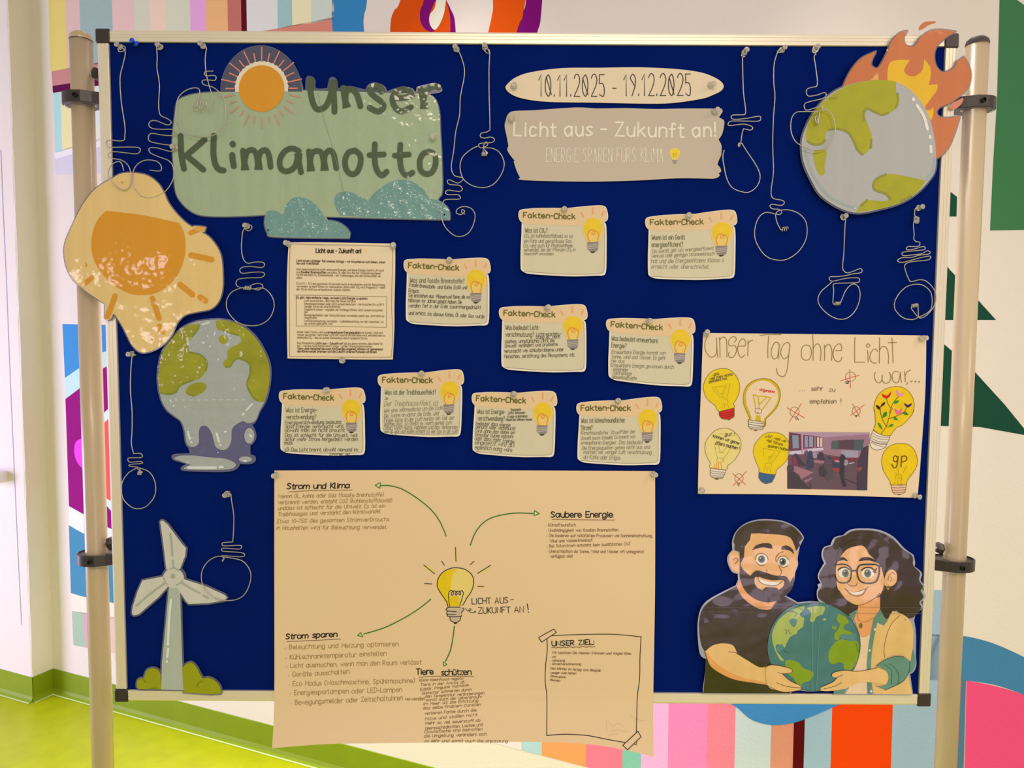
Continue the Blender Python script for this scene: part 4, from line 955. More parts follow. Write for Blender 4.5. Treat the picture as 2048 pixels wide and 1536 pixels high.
MS('ink_line', [curve('245,305 270,300 290,308 320,300 345,306 380,298 410,303 450,294 490,302 520,293 560,300 600,291 640,298 680,288 700,296 735,292', False, 4, M6)], 1.3, brn2)
ol = mat('pencil_ochre', (152, 122, 62), 0.7)
wr(M1, [('Wennn ÖL, kohle oder Gas (fossile Brennstoffe)', 108, 420, 1455, 398), ('verbrennt werden, ensteht CO2 (kohlenstoffdioxid)', 108, 498, 1562, 470), ('unddas ist schlecht für die Umwelt. Es ist ein', 108, 572, 1475, 540), ('Treibhausgas und verstärkt den klimawandel.', 108, 650, 1425, 610), ('Etwa 10-15% des gesamten Stromverbrauchs', 95, 740, 1525, 712), ('in Haushalten wird für Beleuchtung verwendet.', 88, 822, 1500, 812)], 7.6, 0.95, ol, slant=0.22, seed=7)
dk2 = mat('pencil_brown', (128, 98, 58), 0.7)
wr(M2, [('• Klimafreundlich', 245, 405, 715, 405, 6), ('• Unabhängigkeit von fossilen Brennstoffen', 255, 488, 1385, 482, 5.6), ('• Sie basieren auf natürlichen Prozessen wie Sonneneinstrahlung,', 262, 568, 1925, 575, 5.6), ('Wind und Wasserkreislauf.', 310, 655, 985, 640, 5.6), ('• Bei Solarstrom entsteht kein zusätzliches Co2', 262, 735, 1570, 700, 5.6), ('• Unerschöpflich da Sonne, Wind und Wasser oft unbegrenzt', 265, 815, 1785, 825, 5.6), ('verfügbar sind', 318, 895, 665, 890, 5.6)], 5.6, 0.85, dk2, seed=8)
wr(M4, [('• Beleuchtung und Heizung optimieren', 195, 368, 1645, 328), ('• Kühlschranktemperatur einstellen', 205, 498, 1490, 450), ('• Licht ausmachen, wenn man den Raum verlässt', 215, 605, 1940, 562), ('• Geräte ausschalten', 238, 722, 1015, 682), ('• Eco Modus (Waschmaschine, Spühlmaschine)', 245, 838, 1855, 800), ('• Energiesparlampen oder LED-Lampen', 262, 952, 1688, 915), ('• Bewegungsmelder oder Zeitschaltuhren', 275, 1075, 1700, 1015), ('verwenden', 1730, 1020, 1985, 1015, 6)], 9.2, 1.05, ol, seed=9)
wr(M5, [('Klima beeinflusst negativ', 262, 385, 1060, 345), ('Tiere in der Arktis zB', 280, 465, 1075, 415), ('Eisbär, Pinguine Walrosse', 280, 550, 1150, 465), ('Gletscher schmelzen durch', 312, 615, 1200, 545), ('den Temperatur veränderungen', 365, 670, 1435, 605), ('somit auch der lebensraum', 385, 730, 1385, 670), ('im Meer ist die Erhitzung', 335, 800, 1325, 735), ('das selbe Problem Corallen', 335, 870, 1370, 800), ('verlieren Farbe durch die', 362, 955, 1290, 895), ('hitze und stoßen nicht', 378, 1045, 1310, 970), ('mehr so viel sauerstoff ab', 380, 1115, 1365, 1060), ('Meeresschildkröten, Lachse und', 378, 1195, 1410, 1130), ('Clownsfische sind betroffen', 365, 1250, 1400, 1200), ('die Umgebung verändert sich', 362, 1315, 1480, 1280), ('zu sehr und somit auch die anpassung', 372, 1385, 1860, 1390)], 5.0, 0.85, dk2, slant=0.15, seed=10)
wr(M6, [('Wir besitzen Die Meisten Stimmen und folgen Eine:', 250, 372, 1145, 385, 4.6), ('• rot', 235, 420, 290, 420, 4), ('• Abholzung', 230, 462, 395, 462, 4), ('• Umweltverschmutzung', 228, 500, 578, 502, 4), ('Man könnte im Alltag zum Beispiel', 230, 552, 800, 578, 4.6), ('• weniger Auto fahren', 212, 600, 520, 608, 4), ('• Strom sparen', 215, 638, 405, 652, 4), ('• Recyceln', 212, 680, 340, 692, 4)], 5, 0.85, dk2, slant=0.15, seed=11)
wr(M3, [('LICHT AUS', 980, 1075, 1550, 1055, 11.5), ('-', 1590, 1035, 1630, 1030, 9), ('ZUKUNFT AN', 1080, 1222, 1790, 1200, 11.5)], 9, 1.45, ink_b, 'heading', 0, 0.6, 12, gap=2.2)
MS('ink_line', [curve('1845,1070 1862,1160', False, 3, M3), curve('1862,1196 1866,1200', False, 3, M3)], [1.9, 2.0], ink_b)
# the drawn bulb
hk = mat('highlighter_yellow', (222, 184, 8), 0.6, mottle=0.05, mscale=(70, 70, 70))
hp = mat('highlighter_pale', (226, 196, 102), 0.6)
mind.poly('bulb_colour', curve('735,515 860,520 960,590 995,700 985,830 900,970 !835,1085 !790,1100 780,960 !840,880 640,870 620,1000 630,1110 !600,1105 540,1000 450,860 435,740 480,620 580,550', True, 5, M3), hp, 1)
mind.poly('bulb_colour', curve('735,525 680,600 650,700 640,850 !620,880 !630,950 !770,950 770,1040 !790,1110 !605,1108 540,1000 452,860 440,740 490,620 590,550', True, 5, M3), hk, 2)
for t, w in (('235,490 390,600', 4), ('260,470 400,560', 3), ('1100,600 1270,500', 3.4), ('1080,815 1165,815', 2.6), ('735,250 742,395', 2), ('740,600 690,740', 3)):
    MS('yellow_mark', [curve(t, False, 3, M3)], w, hp, 1)
kb = ink_b
for nm, t, w in (('bulb_outline', '600,1112 575,1030 500,920 445,830 432,750 460,650 540,560 650,512 740,503 860,525 950,585 998,660 1003,760 970,870 900,975 835,1092', 1.6), ('bulb_filament', '630,1115 612,1000 612,900 640,865 670,870 690,900 680,930 658,930 655,900 690,868 730,880 745,910 735,935 720,925 725,890 760,870 795,885 802,915 785,930 772,905 800,868 835,875 842,915 820,990 788,1105', 1.4)):
    MS(nm, [curve(t, False, 5, M3)], w, kb, 3)
mind.poly('bulb_socket', curve('600,1128 820,1128 850,1160 820,1195 830,1220 800,1270 !800,1275 790,1330 740,1372 700,1372 645,1330 !632,1275 590,1250 595,1210 570,1160', True, 5, M3), mat('pencil_grey', (196, 170, 132), 0.6), 2)
mind.poly('bulb_tip', curve('690,1365 745,1362 735,1385 705,1388', True, 4, M3), kb, 4)
mind.strokes('bulb_socket_line', [curve(t, False, 5, M3) for t in ('600,1128 700,1124 790,1128', '830,1135 855,1160 820,1195 815,1215', '605,1130 570,1160 600,1185 735,1198', '590,1195 580,1225 610,1240 720,1240', '600,1240 590,1262 650,1275 800,1270 815,1250', '632,1278 640,1330 700,1368', '800,1275 790,1330 740,1368')], 1.5, kb, 3)
MS('light_ray', [curve(t, False, 3, M3) for t in ('720,180 728,402', '222,462 392,600', '503,398 545,465', '1012,402 955,452', '1272,462 1068,590', '232,754 350,760', '1065,796 1165,798')], 1.5, kb, 3)
MS('ink_line', [curve('878,1142 900,1175 940,1180 965,1160 945,1145 930,1175 960,1205 1010,1205', False, 5, M3)], 1.2, kb, 3)
mind.poly('arrow_head', curve('!1010,1185 !1050,1190 !1020,1215', True, 3, M3), kb, 3)
gr = mat('green_marker', (30, 108, 14), 0.5)
MS('arrow', [curve(t, False, 8) for t in ('893,1071 880,1042 862,1018 835,996 805,978 780,971 761,971', '941,1089 950,1066 966,1045 990,1032 1030,1025 1066,1026', '862,1197 840,1215 810,1234 770,1254 728,1267', '909,1251 906,1275 901,1300 891,1322')], 2.0, gr, 3)
for t in ('!751,970 !761,965 !760,976', '!1078,1026 !1069,1020 !1068,1030', '!716,1270 !722,1264 !726,1272', '!888,1331 !887,1323 !894,1328'):
    o_ = curve(t + ' ' + t.split()[0], False, 1)
    mind.strokes('arrow_tip', [o_], 1.8, gr, 3)
    mind.poly('arrow_tip_fill', o_[:3], mat('pale_green', (214, 214, 120), 0.6), 2)
MS('frame_line', [curve('!245,168 500,156 800,150 1000,155 !1260,182 1248,400 1245,650 1220,850 1208,1100 !1200,1245', False, 5, M6), curve('!192,205 195,330 178,500 172,680 190,850 190,1050 !185,1265 400,1255 650,1272 850,1310 !1065,1348', False, 5, M6)], 1.5, kb, 2)
pa = mat('paper_strip', (226, 188, 138), 0.6)
for t in ('!98,188 !268,92 !298,128 !132,240', '!1042,1375 !1218,1236 !1252,1292 !1095,1420'):
    o_ = curve(t, True, 1, M6); mind.poly('drawn_tape', o_, pa, 3); mind.strokes('tape_outline', [o_ + [o_[0]]], 1.5, kb, 4)
MS('ink_line', [curve('!1165,1368 !1196,1375 !1200,1335', False, 1, M6)], 1.2, brn2, 3)
MS('rubbed_pencil', [curve(t, False, 3, M6) for t in ('870,1120 860,1230', '890,1140 940,1180 1000,1150 1060,1190', '900,1230 1000,1220 1090,1240', '880,1270 980,1260', '1130,1060 1180,1100 1240,1110', '1240,1130 1320,1120')], 1.6, mat('faint_pencil', (214, 178, 134), 0.7), 1)['kind'] = 'stuff'
# ------------------------------------------------------------------ the light bulb poster
P1 = zoomed(1385, 650, 8.5333); P2 = zoomed(1620, 650, 8.5333); P3 = zoomed(1385, 820, 8.5333); P4 = zoomed(1560, 820, 6.8267)
pp0 = on_y(1625, 830, YB)
post = Surface('bulb_poster', 'pale poster reading Unser Tag ohne Licht war with drawn bulbs and a classroom photo', 'poster', (1625, 830), 0.0022,
               warp=lambda x, z: 0.001 * (1 + math.sin((x - pp0.x) * 12 + (z - pp0.z) * 8)) + 0.0008 * (1 + math.sin((z - pp0.z) * 25)))
post.poly('sheet', curve('!1406,666 1600,668 !1852,671 1848,800 1840,920 !1833,995 1600,989 !1395,987 1400,820', True, 6), mat('poster_paper', (236, 197, 152), 0.6, mottle=0.012), 0, 0.0005, cell=20)
ocr = mat('ochre_pencil', (136, 112, 44), 0.7)
PL = lambda nm, L, w, m, lay=2, f=None: post.strokes(nm, [curve(t, False, 5, f) for t in L] if f else L, w, m, lay)
PL('lettering', ['260,190 225,250 205,340 225,450 280,530 330,550 380,520 410,440 !410,220 415,400 425,555', '455,215 465,380 466,550', '465,260 490,220 530,205 570,240 582,350 584,545', '705,295 740,260 735,215 690,198 640,230 610,290 625,350 670,355 715,350 745,400 735,480 690,545 640,555 610,510 625,460',
    '785,360 !890,358 905,300 880,245 840,238 795,290 768,380 775,470 810,540 850,548 885,505', '945,265 942,400 938,525', '945,330 970,280 1025,258', '1145,178 1250,165 1350,165 1505,165', '1292,190 1280,380 1280,565',
    '1475,330 1440,295 1390,310 1345,400 1335,500 1370,570 1410,575 1450,520 !1475,330 1465,450 1465,580', '1655,340 1620,300 1560,320 1510,400 1500,500 1540,570 1580,570 1630,510 !1655,340 1640,450 1625,600 1600,780 1560,865 1510,880 1450,840 1430,780 1430,735',
    '1935,340 1880,360 1848,440 1855,550 1900,595 1970,590 2010,530 2015,430 1990,360 1935,340'], 1.35, ocr, 2, P1)
PL('lettering', ['38,170 42,350 40,605', '42,420 70,350 120,320 160,360 175,450 165,608', '232,340 236,450 234,605', '238,400 270,345 310,330 345,370 362,460 355,605', '425,435 !520,435 530,380 505,325 460,330 410,380 382,480 395,570 450,622 510,605 530,545',
    '755,210 748,400 !748,635 830,632 920,636', '978,318 945,350 975,382 1010,350 978,318', '968,430 975,530 975,632', '1140,455 1110,410 1060,425 1015,500 1010,590 1060,645 1120,645', '1178,215 1172,400 1165,650', '1175,430 1210,375 1270,370 1310,430 1325,540 1322,660', '1388,215 1395,400 1402,648', '1322,300 1400,300 1465,298',
    '1100,805 1080,870 1105,950 1150,985 1195,960 1215,900 1215,850', '1215,850 1215,940 1260,990 1320,980 1360,920 1355,860 1335,805', '1490,800 1430,790 1385,850 1395,940 1450,985 1500,950 !1525,800 1530,900 1545,975', '1595,790 1605,880 1608,970', '1605,870 1640,800 1700,768', '1650,975 1632,1018', '1695,955 1712,970 1728,950', '1770,965 1785,955 1792,968 1775,970', '1835,965 1850,960 1852,972 1838,972'], 1.35, ocr, 2, P2)
pk = mat('pen_brown', (108, 84, 50), 0.6)
pr_ = random.Random(21)
def pw(f, items, cap, w, m, slant=0.1, jit=0.8):
    q = []
    for l in items: q += typeset(l[0], *f(l[1], l[2]), *f(l[3], l[4]), l[5] if len(l) > 5 else cap, gap=2.2, slant=slant, jit=jit, space=6, rnd=pr_)
    return post.strokes('handwriting', q, w, m, 5)
pw(P2, [('sehr', 8, 1118, 208, 1112), ('zu', 312, 1132, 412, 1130), ('empfehlen', -10, 1335, 430, 1335), ('!', 505, 1352, 520, 1352, 12)], 8.5, 0.9, pk, 0)
pw(P1, [('...', 1820, 1122, 1912, 1122)], 8, 1.2, pk)
yel = mat('marker_yellow', (228, 192, 0), 0.6, mottle=0.04, mscale=(60, 60, 60)); yel2 = mat('marker_gold', (234, 186, 0), 0.6, mottle=0.06, mscale=(60, 60, 60)); yed = mat('marker_ochre', (206, 168, 0), 0.6)
pale = mat('pencil_yellow', (232, 202, 116), 0.6, mottle=0.04, mscale=(60, 60, 60)); mag = mat('marker_faint_line', (184, 152, 20), 0.6)
lnk = mat('drawing_line', (112, 84, 30), 0.6); cream = mat('socket_cream', (234, 208, 180), 0.6); redm = mat('marker_red', (204, 34, 22), 0.6); redd = mat('marker_dark_red', (150, 14, 14), 0.6)
def bulb(f, glass, sock, gm, sm, lm, tip, tm, nth, th, lw=0.75, inner=None):
    o_ = curve(glass, True, 5, f); B_ = post.poly('drawn_bulb', o_, gm, 1)
    k = curve(sock, True, 4, f); post.poly('bulb_socket', k, sm, 2, parent=B_)
    post.strokes('bulb_outline', [o_ + [o_[0]], k + [k[0]]], lw, lnk, 4, parent=B_)
    post.poly('bulb_tip', curve(tip, True, 4, f), tm, 3, parent=B_)
    post.strokes('bulb_threads', [curve(t, False, 4, f) for t in th], 0.8, lm, 5, parent=B_)['kind'] = 'stuff'
f1 = P1
bulb(P1, '500,742 600,750 690,810 770,920 798,1040 785,1170 740,1270 !695,1340 !715,1400 !708,1415 600,1440 500,1470 !440,1475 410,1430 390,1380 300,1310 220,1220 185,1100 190,1000 240,880 330,790 420,752', '!450,1475 !708,1412 !710,1530 700,1570 640,1600 560,1608 490,1590 !450,1530', yel, redm, redd, '590,1606 650,1600 630,1622 605,1622', pk, 4, ('455,1510 580,1500 708,1460', '460,1545 580,1535 708,1500', '480,1575 600,1565 705,1530'))
PL('bulb_filament', ['330,1055 !420,1190 !475,1240', '330,1055 430,1050 570,1035', '380,1060 !455,1175', '570,1030 510,1175', '635,990 610,1130 585,1240', '475,1165 530,1170', '490,1175 510,1230 545,1260 590,1265 600,1330 540,1355 490,1330', '500,1370 502,1430', '540,1365 545,1420', '590,1360 620,1410'], 0.7, mag, 3, P1)
post.poly('drawn_bulb', curve('1190,915 1300,925 1400,985 1470,1080 1488,1200 1470,1310 1420,1420 !1290,1560 1245,1610 !1250,1680 1240,1720 !1225,1735 1100,1715 !955,1690 !945,1640 965,1590 940,1520 900,1430 868,1330 865,1200 890,1100 950,1010 1060,940', True, 5, P1), yed, 1)
post.poly('bulb_inside', curve('1190,945 1290,965 1370,1020 1430,1100 1452,1200 1440,1300 1380,1420 !1270,1540 !1215,1600 !1205,1680 !1170,1690 !1150,1540 !1080,1540 !1060,1660 !1000,1660 !1000,1560 960,1460 920,1360 905,1240 920,1130 980,1040 1080,970', True, 5, P1), mat('poster_paper_inside', (236, 197, 154), 0.6), 2)
PL('bulb_filament', ['1030,1185 1060,1330 1070,1430', '1030,1185 !1110,1215 1200,1215 1330,1240', '1330,1240 1260,1340 1190,1440', '1110,1215 1130,1330', '1250,1240 1150,1340 1120,1335', '1130,1340 1130,1410'], 2.2, yed, 3, P1)
PL('bulb_filament', ['1060,1470 1075,1430 1130,1425 1175,1450 1165,1500 1120,1510 1075,1500 1060,1470', '1090,1500 1110,1490 1125,1512'], 0.9, lnk, 3, P1)
PL('bulb_outline', ['1190,912 1300,922 1400,982 1472,1080 1490,1200 1470,1310 1420,1420 !1290,1562 1247,1610 !1250,1680 1240,1720 !1225,1737 1100,1717 !955,1692 !945,1640 965,1590 940,1520 900,1430 866,1330 863,1200 888,1100 948,1010 1058,938 1190,912'], 0.8, lnk, 4, P1)
post.poly('bulb_socket', curve('!950,165 1080,180 !1222,208 1225,240 !1195,310 1160,345 1080,352 1010,330 !955,285', True, 4, P3), cream, 2)
PL('bulb_threads', ['950,165 1080,185 1222,208', '952,200 1080,220 1222,235', '955,235 1080,262 1215,270', '960,275 1060,300 1200,300', '985,315 1060,325 1180,332', '950,165 950,240 960,290 1010,332', '1222,208 1215,270 1185,335'], 0.9, lnk, 5, P3)
post.poly('bulb_tip', curve('1040,340 1110,345 1075,360', True, 4, P3), pk, 3)
bulb(P3, '520,310 620,320 720,380 800,470 828,580 805,700 740,820 650,910 !590,950 !592,1000 !575,1022 430,1005 !300,985 !288,960 298,900 265,840 225,750 210,650 225,540 300,430 400,340', '!300,990 430,1010 !560,1025 550,1080 !510,1160 410,1168 !350,1155 300,1110', pale, cream, lnk, '370,1160 450,1162 410,1190', pk, 5, ('298,1030 420,1050 555,1060', '298,1065 420,1085 545,1090', '305,1100 420,1122 530,1120', '330,1135 420,1150 515,1148'))
PL('bulb_filament', ['372,580 400,720 425,820', '440,590 470,715', '590,635 500,720', '440,720 530,722', '645,650 590,750 510,850', '410,850 430,820 490,820 525,860 490,890 430,890 410,850'], 0.8, mag, 3, P3)
PL('bulb_filament', ['375,930 368,990', '410,910 408,1000', '440,905 448,1010', '480,905 495,1005'], 1.1, mat('marker_orange', (226, 130, 30), 0.6), 3, P3)
bulb(P3, '1360,380 1460,390 1560,440 1640,550 1665,650 1640,780 1580,890 !1430,1020 !1415,1100 1280,1088 !1130,1060 !1135,1000 1090,900 1050,790 1040,680 1070,570 1150,470 1240,400', '!1135,1062 1260,1085 !1410,1105 1390,1160 !1350,1230 1260,1250 !1200,1240 1140,1180 1125,1120', yel, mat('marker_blue', (64, 92, 140), 0.6), mat('marker_teal', (26, 110, 90), 0.6), '1210,1240 1290,1245 1250,1262', MATS['pen_brown'], 5, ('1140,1080 1250,1110 1390,1125', '1135,1120 1250,1150 1375,1160', '1140,1155 1250,1185 1360,1195', '1160,1190 1250,1215 1340,1220'), 0.7)
PL('bulb_filament', ['1205,650 1215,780', '1205,650 1350,680 1500,700', '1500,700 1430,800 1340,910', '1400,720 1310,840', '1290,795 1345,800', '1300,800 1310,890', '1235,950 1250,910 1320,905 1350,950 1310,985 1250,980 1235,950', '1220,1000 1215,1050', '1270,1000 1270,1060', '1320,1000 1330,1065'], 0.7, mag, 3, P3)
bulb(P4, '1630,455 1740,468 1820,540 1862,650 1855,760 1800,860 1730,950 !1715,1005 1640,1022 !1495,1012 1490,970 1440,890 1395,800 1380,690 1400,590 1460,510 1540,465', '!1505,1020 !1712,1012 1705,1075 !1690,1120 1640,1145 !1570,1148 1525,1110', yel2, mat('socket_tan', (230, 180, 140), 0.6), lnk, '1590,1145 1640,1142 1612,1158', pk, 4, ('1508,1052 1600,1058 1708,1045', '1515,1085 1600,1092 1700,1080', '1525,1115 1600,1122 1690,1110'))
PL('bulb_filament', ['1560,850 1585,875', '1720,760 1670,850', '1600,790 1605,860', '1560,940 1575,890 1620,870 1650,900 1650,950', '1585,930 1612,915 1640,935', '1560,960 1555,1005', '1600,950 1598,1010', '1640,955 1650,1005'], 0.8, mag, 3, P4)
PL('bulb_lettering', ['1590,640 1565,620 1540,645 1545,690 1575,700 1600,660 !1600,625 1595,700 1580,770 1550,785 1525,760 1515,735', '1650,630 1645,700 1640,775', '1648,640 1690,622 1720,650 1705,690 1655,705'], 1.7, mat('pen_umber', (100, 62, 0), 0.6), 5, P4)
# flower bulb
gf = curve('1440,1042 1540,1055 1640,1110 1720,1210 1760,1330 1755,1430 1740,1470', False, 5, P2) + curve('1815,0 1790,60 1740,120 1660,200 1580,240 1530,300 !1500,345 1430,348 1340,320 !1265,268 1290,190 1285,80 1278,0', False, 5, P4)[0:] + curve('1080,1470 1075,1400 1100,1280 1170,1160 1290,1075', False, 5, P2)
post.poly('drawn_bulb', gf, yel2, 1)
sk = curve('!1262,275 1340,322 1430,350 !1492,350 1480,400 1440,480 1425,510 1340,540 1280,535 1235,500 !1210,430 1235,340', True, 4, P4)
post.poly('bulb_socket', sk, cream, 2)
post.strokes('bulb_outline', [gf + [gf[0]], sk + [sk[0]]], 0.75, lnk, 4)
PL('bulb_threads', ['1250,310 1350,360 1485,370', '1240,345 1350,390 1475,400', '1232,375 1330,425 1465,435', '1222,400 1320,455 1450,465', '1215,430 1330,480 1430,505', '1245,430 1360,450 1450,460'], 0.7, lnk, 5, P4)
brm = mat('marker_brown', (126, 84, 10), 0.6)
PL('flower_stem', ['1290,1250 1310,1330 1355,1410', '1490,1220 1420,1300 1370,1400 1340,1500', '1185,1440 1190,1520', '1640,1400 1590,1480 1530,1510'], 1.1, brm, 3, P2)
PL('flower_stem', ['1520,-30 1490,50 1470,120 1440,220 1365,330', '1355,-10 1380,110 1440,220', '1700,20 1600,70 1475,115', '1440,225 1475,228'], 1.1, brm, 3, P4)
for t, c in (('!1198,1165 1240,1185 !1290,1205 1330,1175 !1362,1128 1360,1180 1330,1230 1290,1252 1230,1230', (206, 16, 30)), ('!1455,1098 1490,1130 !1510,1180 1550,1155 !1592,1145 1570,1195 1520,1222 1480,1210 1450,1160', (240, 140, 140)), ('!1582,1325 1620,1345 !1655,1362 1690,1345 !1728,1328 1700,1380 1650,1405 1605,1370', (62, 12, 80)), ('!1422,1412 1460,1440 !1490,1465 1520,1440 !1545,1410 1548,1470 1490,1525 1440,1490', (244, 100, 150)), ('!1105,1358 1140,1368 !1180,1400 1210,1340 !1268,1305 1250,1360 1190,1400 !1185,1450 1130,1420', (58, 16, 16))):
    post.poly('flower', curve(t, True, 4, P2), mat('petal_%d' % sum(c), c, 0.6), 3)
lf = mat('marker_green', (50, 136, 30), 0.6)
for t in ('!1405,1325 1430,1290 !1505,1285 1480,1325 1430,1340', '!1230,1530 1250,1490 !1292,1475 1285,1530', '!1560,1490 1620,1480 !1665,1530 1600,1530'): post.poly('leaf', curve(t, True, 4, P2), lf, 3)
for t in ('!1380,110 1395,60 !1445,25 1440,80', '!1320,165 1360,190 !1392,270 1345,230', '!1475,225 1500,190 !1540,188 1520,225', '!1530,95 1560,85 !1600,135 1550,130', '!1665,45 1700,25 !1742,65 1700,65'): post.poly('leaf', curve(t, True, 4, P4), lf, 3)
pw(P1, [('...gut,', 335, 862, 455, 840, 5), ('weil man nichts', 290, 935, 680, 855, 5), ('geändert hat.', 278, 985, 590, 925, 5)], 5, 0.8, MATS['pen_brown'], 0.1)
pw(P1, [('...', 1030, 1085, 1095, 1095, 5), ('angenehm', 1135, 1115, 1390, 1160, 5)], 5, 0.9, redm, 0.1)
pw(P3, [('...', 460, 405, 510, 412, 6), ('gut !', 550, 435, 710, 440, 7), ('können wir gerne', 342, 460, 790, 590, 6), ('öfters machen !', 385, 580, 790, 680, 7)], 6, 0.9, mat('pen_dark', (66, 50, 20), 0.6), 0.1)
pw(P3, [('..„Ja", weil wir', 1225, 445, 1590, 555, 5.5), ('viel Strom', 1255, 530, 1530, 610, 5.5), ('sparen haben', 1280, 625, 1640, 700, 5.5)], 5.5, 0.85, mat('pen_olive', (104, 92, 0), 0.6), 0.1)
# crossed-out little bulbs
blu = mat('pen_black', (60, 46, 30), 0.6); rl = mat('fine_red', (212, 66, 44), 0.6)
for f, ring, cr, base in ((P2, circle(675, 880, 86, 80, 20), ('662,755 665,900 675,1070', '508,950 660,900 825,855'), ('590,965 625,960 650,968', '585,985 645,980', '600,1000 640,995')),
        (P1, circle(1735, 1480, 78, 84, 20), ('1608,1410 1900,1580', '1850,1335 1650,1650'), ('1745,1575 1770,1610', '1770,1565 1795,1600', '1790,1600 1805,1620')),
        (P3, circle(790, 1165, 72, 80, 20), ('682,1080 905,1272', '920,1045 690,1285'), ('762,1250 800,1250', '765,1268 798,1268', '775,1288 790,1288')),
        (P2, circle(775, 1465, 68, 76, 20), ('710,1342 830,1560', '910,1362 680,1540'), ('760,1545 795,1545', '762,1560 790,1560'))):
    r_ = [f(*p) for p in ring]
    post.strokes('small_bulb', [r_ + [r_[0]]], 0.8, MATS['pen_brown'], 2)
    post.strokes('bulb_thread', [curve(t, False, 3, f) for t in base], 1.2, blu, 2, each=False)['kind'] = 'stuff'
    post.strokes('crossing_out', [curve(t, False, 3, f) for t in cr], 1.1, rl, 3)
# the classroom photograph glued on
G = P4
gc = lambda n, c: mat('photo_' + n, c, 0.35, spec=0.5)
CPH = post.poly('classroom_photo', curve('!122,300 !1215,305 !1172,1092 !95,1072', True, 1, G), gc('floor', (88, 60, 66)), 2)
def ph(n, c, t, lay=3): post.poly('photo_' + n, curve(t, True, 4, G), gc(n + '_%d' % c[0], c), lay, parent=CPH)
ph('wall', (146, 104, 116), '!122,300 !1215,305 !1195,640 !900,650 !600,600 !150,610 !112,620')
ph('ceiling', (166, 132, 142), '!122,300 !1215,305 !1212,330 !900,350 !600,372 !270,330', 4)
ph('window', (96, 22, 46), '!125,305 !280,330 !288,545 !118,560', 5); ph('pane', (120, 130, 140), '!160,340 !245,345 !255,520 !170,525', 6)
ph('window', (96, 22, 46), '!312,335 !462,355 !460,510 !315,525', 5); ph('pane', (128, 136, 150), '!330,350 !375,355 !378,508 !332,512', 6); ph('pane', (132, 140, 150), '!390,358 !445,362 !445,500 !392,505', 6)
ph('window', (110, 34, 50), '!488,358 !582,368 !580,508 !490,515', 5); ph('pane', (206, 176, 160), '!498,368 !528,372 !528,500 !500,505', 6); ph('pane', (206, 170, 150), '!540,374 !574,376 !572,500 !540,504', 6)
ph('sill_light', (196, 178, 186), '!118,562 !288,548 !460,522 !580,512 !590,545 !460,560 !290,600 !115,605', 4)
ph('pillar', (178, 138, 146), '!282,330 !310,330 !312,610 !292,600', 6)
ph('chalkboard', (66, 78, 78), '!700,420 !790,412 !790,535 !695,530', 5); ph('chalkboard', (62, 76, 76), '!1005,405 !1140,400 !1115,550 !998,540', 5); ph('screen', (74, 44, 50), '!792,412 !1005,402 !995,538 !788,530', 6)
ph('whiteboard', (150, 140, 148), '!830,545 !1062,555 !1050,650 !830,640', 4); ph('red_row', (110, 20, 36), '!690,640 !1060,655 !1040,700 !690,680', 4)
ph('door', (56, 34, 48), '!1110,520 !1200,480 !1180,1092 !1040,1090 !1060,700', 4)
ph('desk', (150, 98, 104), '!178,755 !455,850 !280,945 !260,880 !170,830', 4); ph('desk', (140, 98, 100), '!320,960 !440,915 !435,935 !345,990', 4); ph('desk', (150, 100, 104), '!450,680 !600,690 !590,730 !470,720', 4)
ph('shadow', (44, 30, 34), '!98,760 180,760 190,830 250,900 !280,945 !420,1080 !95,1072', 3)
for c, t in (((120, 20, 60), '165,650 200,620 230,660 250,740 200,770 170,720'), ((40, 30, 36), '190,610 230,600 300,700 350,760 260,760 220,700'), ((34, 40, 60), '380,570 430,560 445,640 450,780 360,800 370,680'), ((80, 62, 66), '330,560 370,550 380,620 340,620'), ((150, 130, 140), '440,590 480,570 500,640 450,650'), ((46, 26, 40), '530,580 580,580 600,680 520,670'),
             ((70, 56, 60), '610,660 660,640 700,700 720,900 640,960 590,860 590,740'), ((34, 22, 30), '630,640 680,640 690,680 640,690'), ((24, 20, 30), '820,620 850,600 890,650 880,740 870,920 900,1030 850,1030 810,860 800,700'), ((150, 150, 170), '860,690 900,670 925,720 890,760 860,740'), ((134, 46, 34), '700,770 800,780 800,840 710,835'), ((34, 24, 30), '700,700 800,690 820,790 700,780'),
             ((60, 40, 46), '100,760 170,755 190,810 150,850 100,840'), ((130, 60, 60), '1050,790 1090,775 1110,800 1060,840'), ((46, 30, 36), '540,770 640,780 640,900 540,890'), ((52, 34, 42), '1050,860 1110,860 1100,1050 1050,1060')):
    ph('figure', c, t, 5)
ph('glare', (176, 160, 170), '!930,722 !1000,708 !1000,722 !935,736', 6); ph('glare', (196, 120, 100), '!725,690 770,680 810,700 770,712', 6)
for t in ('890,940 1040,1005', '405,990 415,1060'):
    PL('photo_line', [t], 1.4, gc('line', (36, 24, 28)), 6, G)

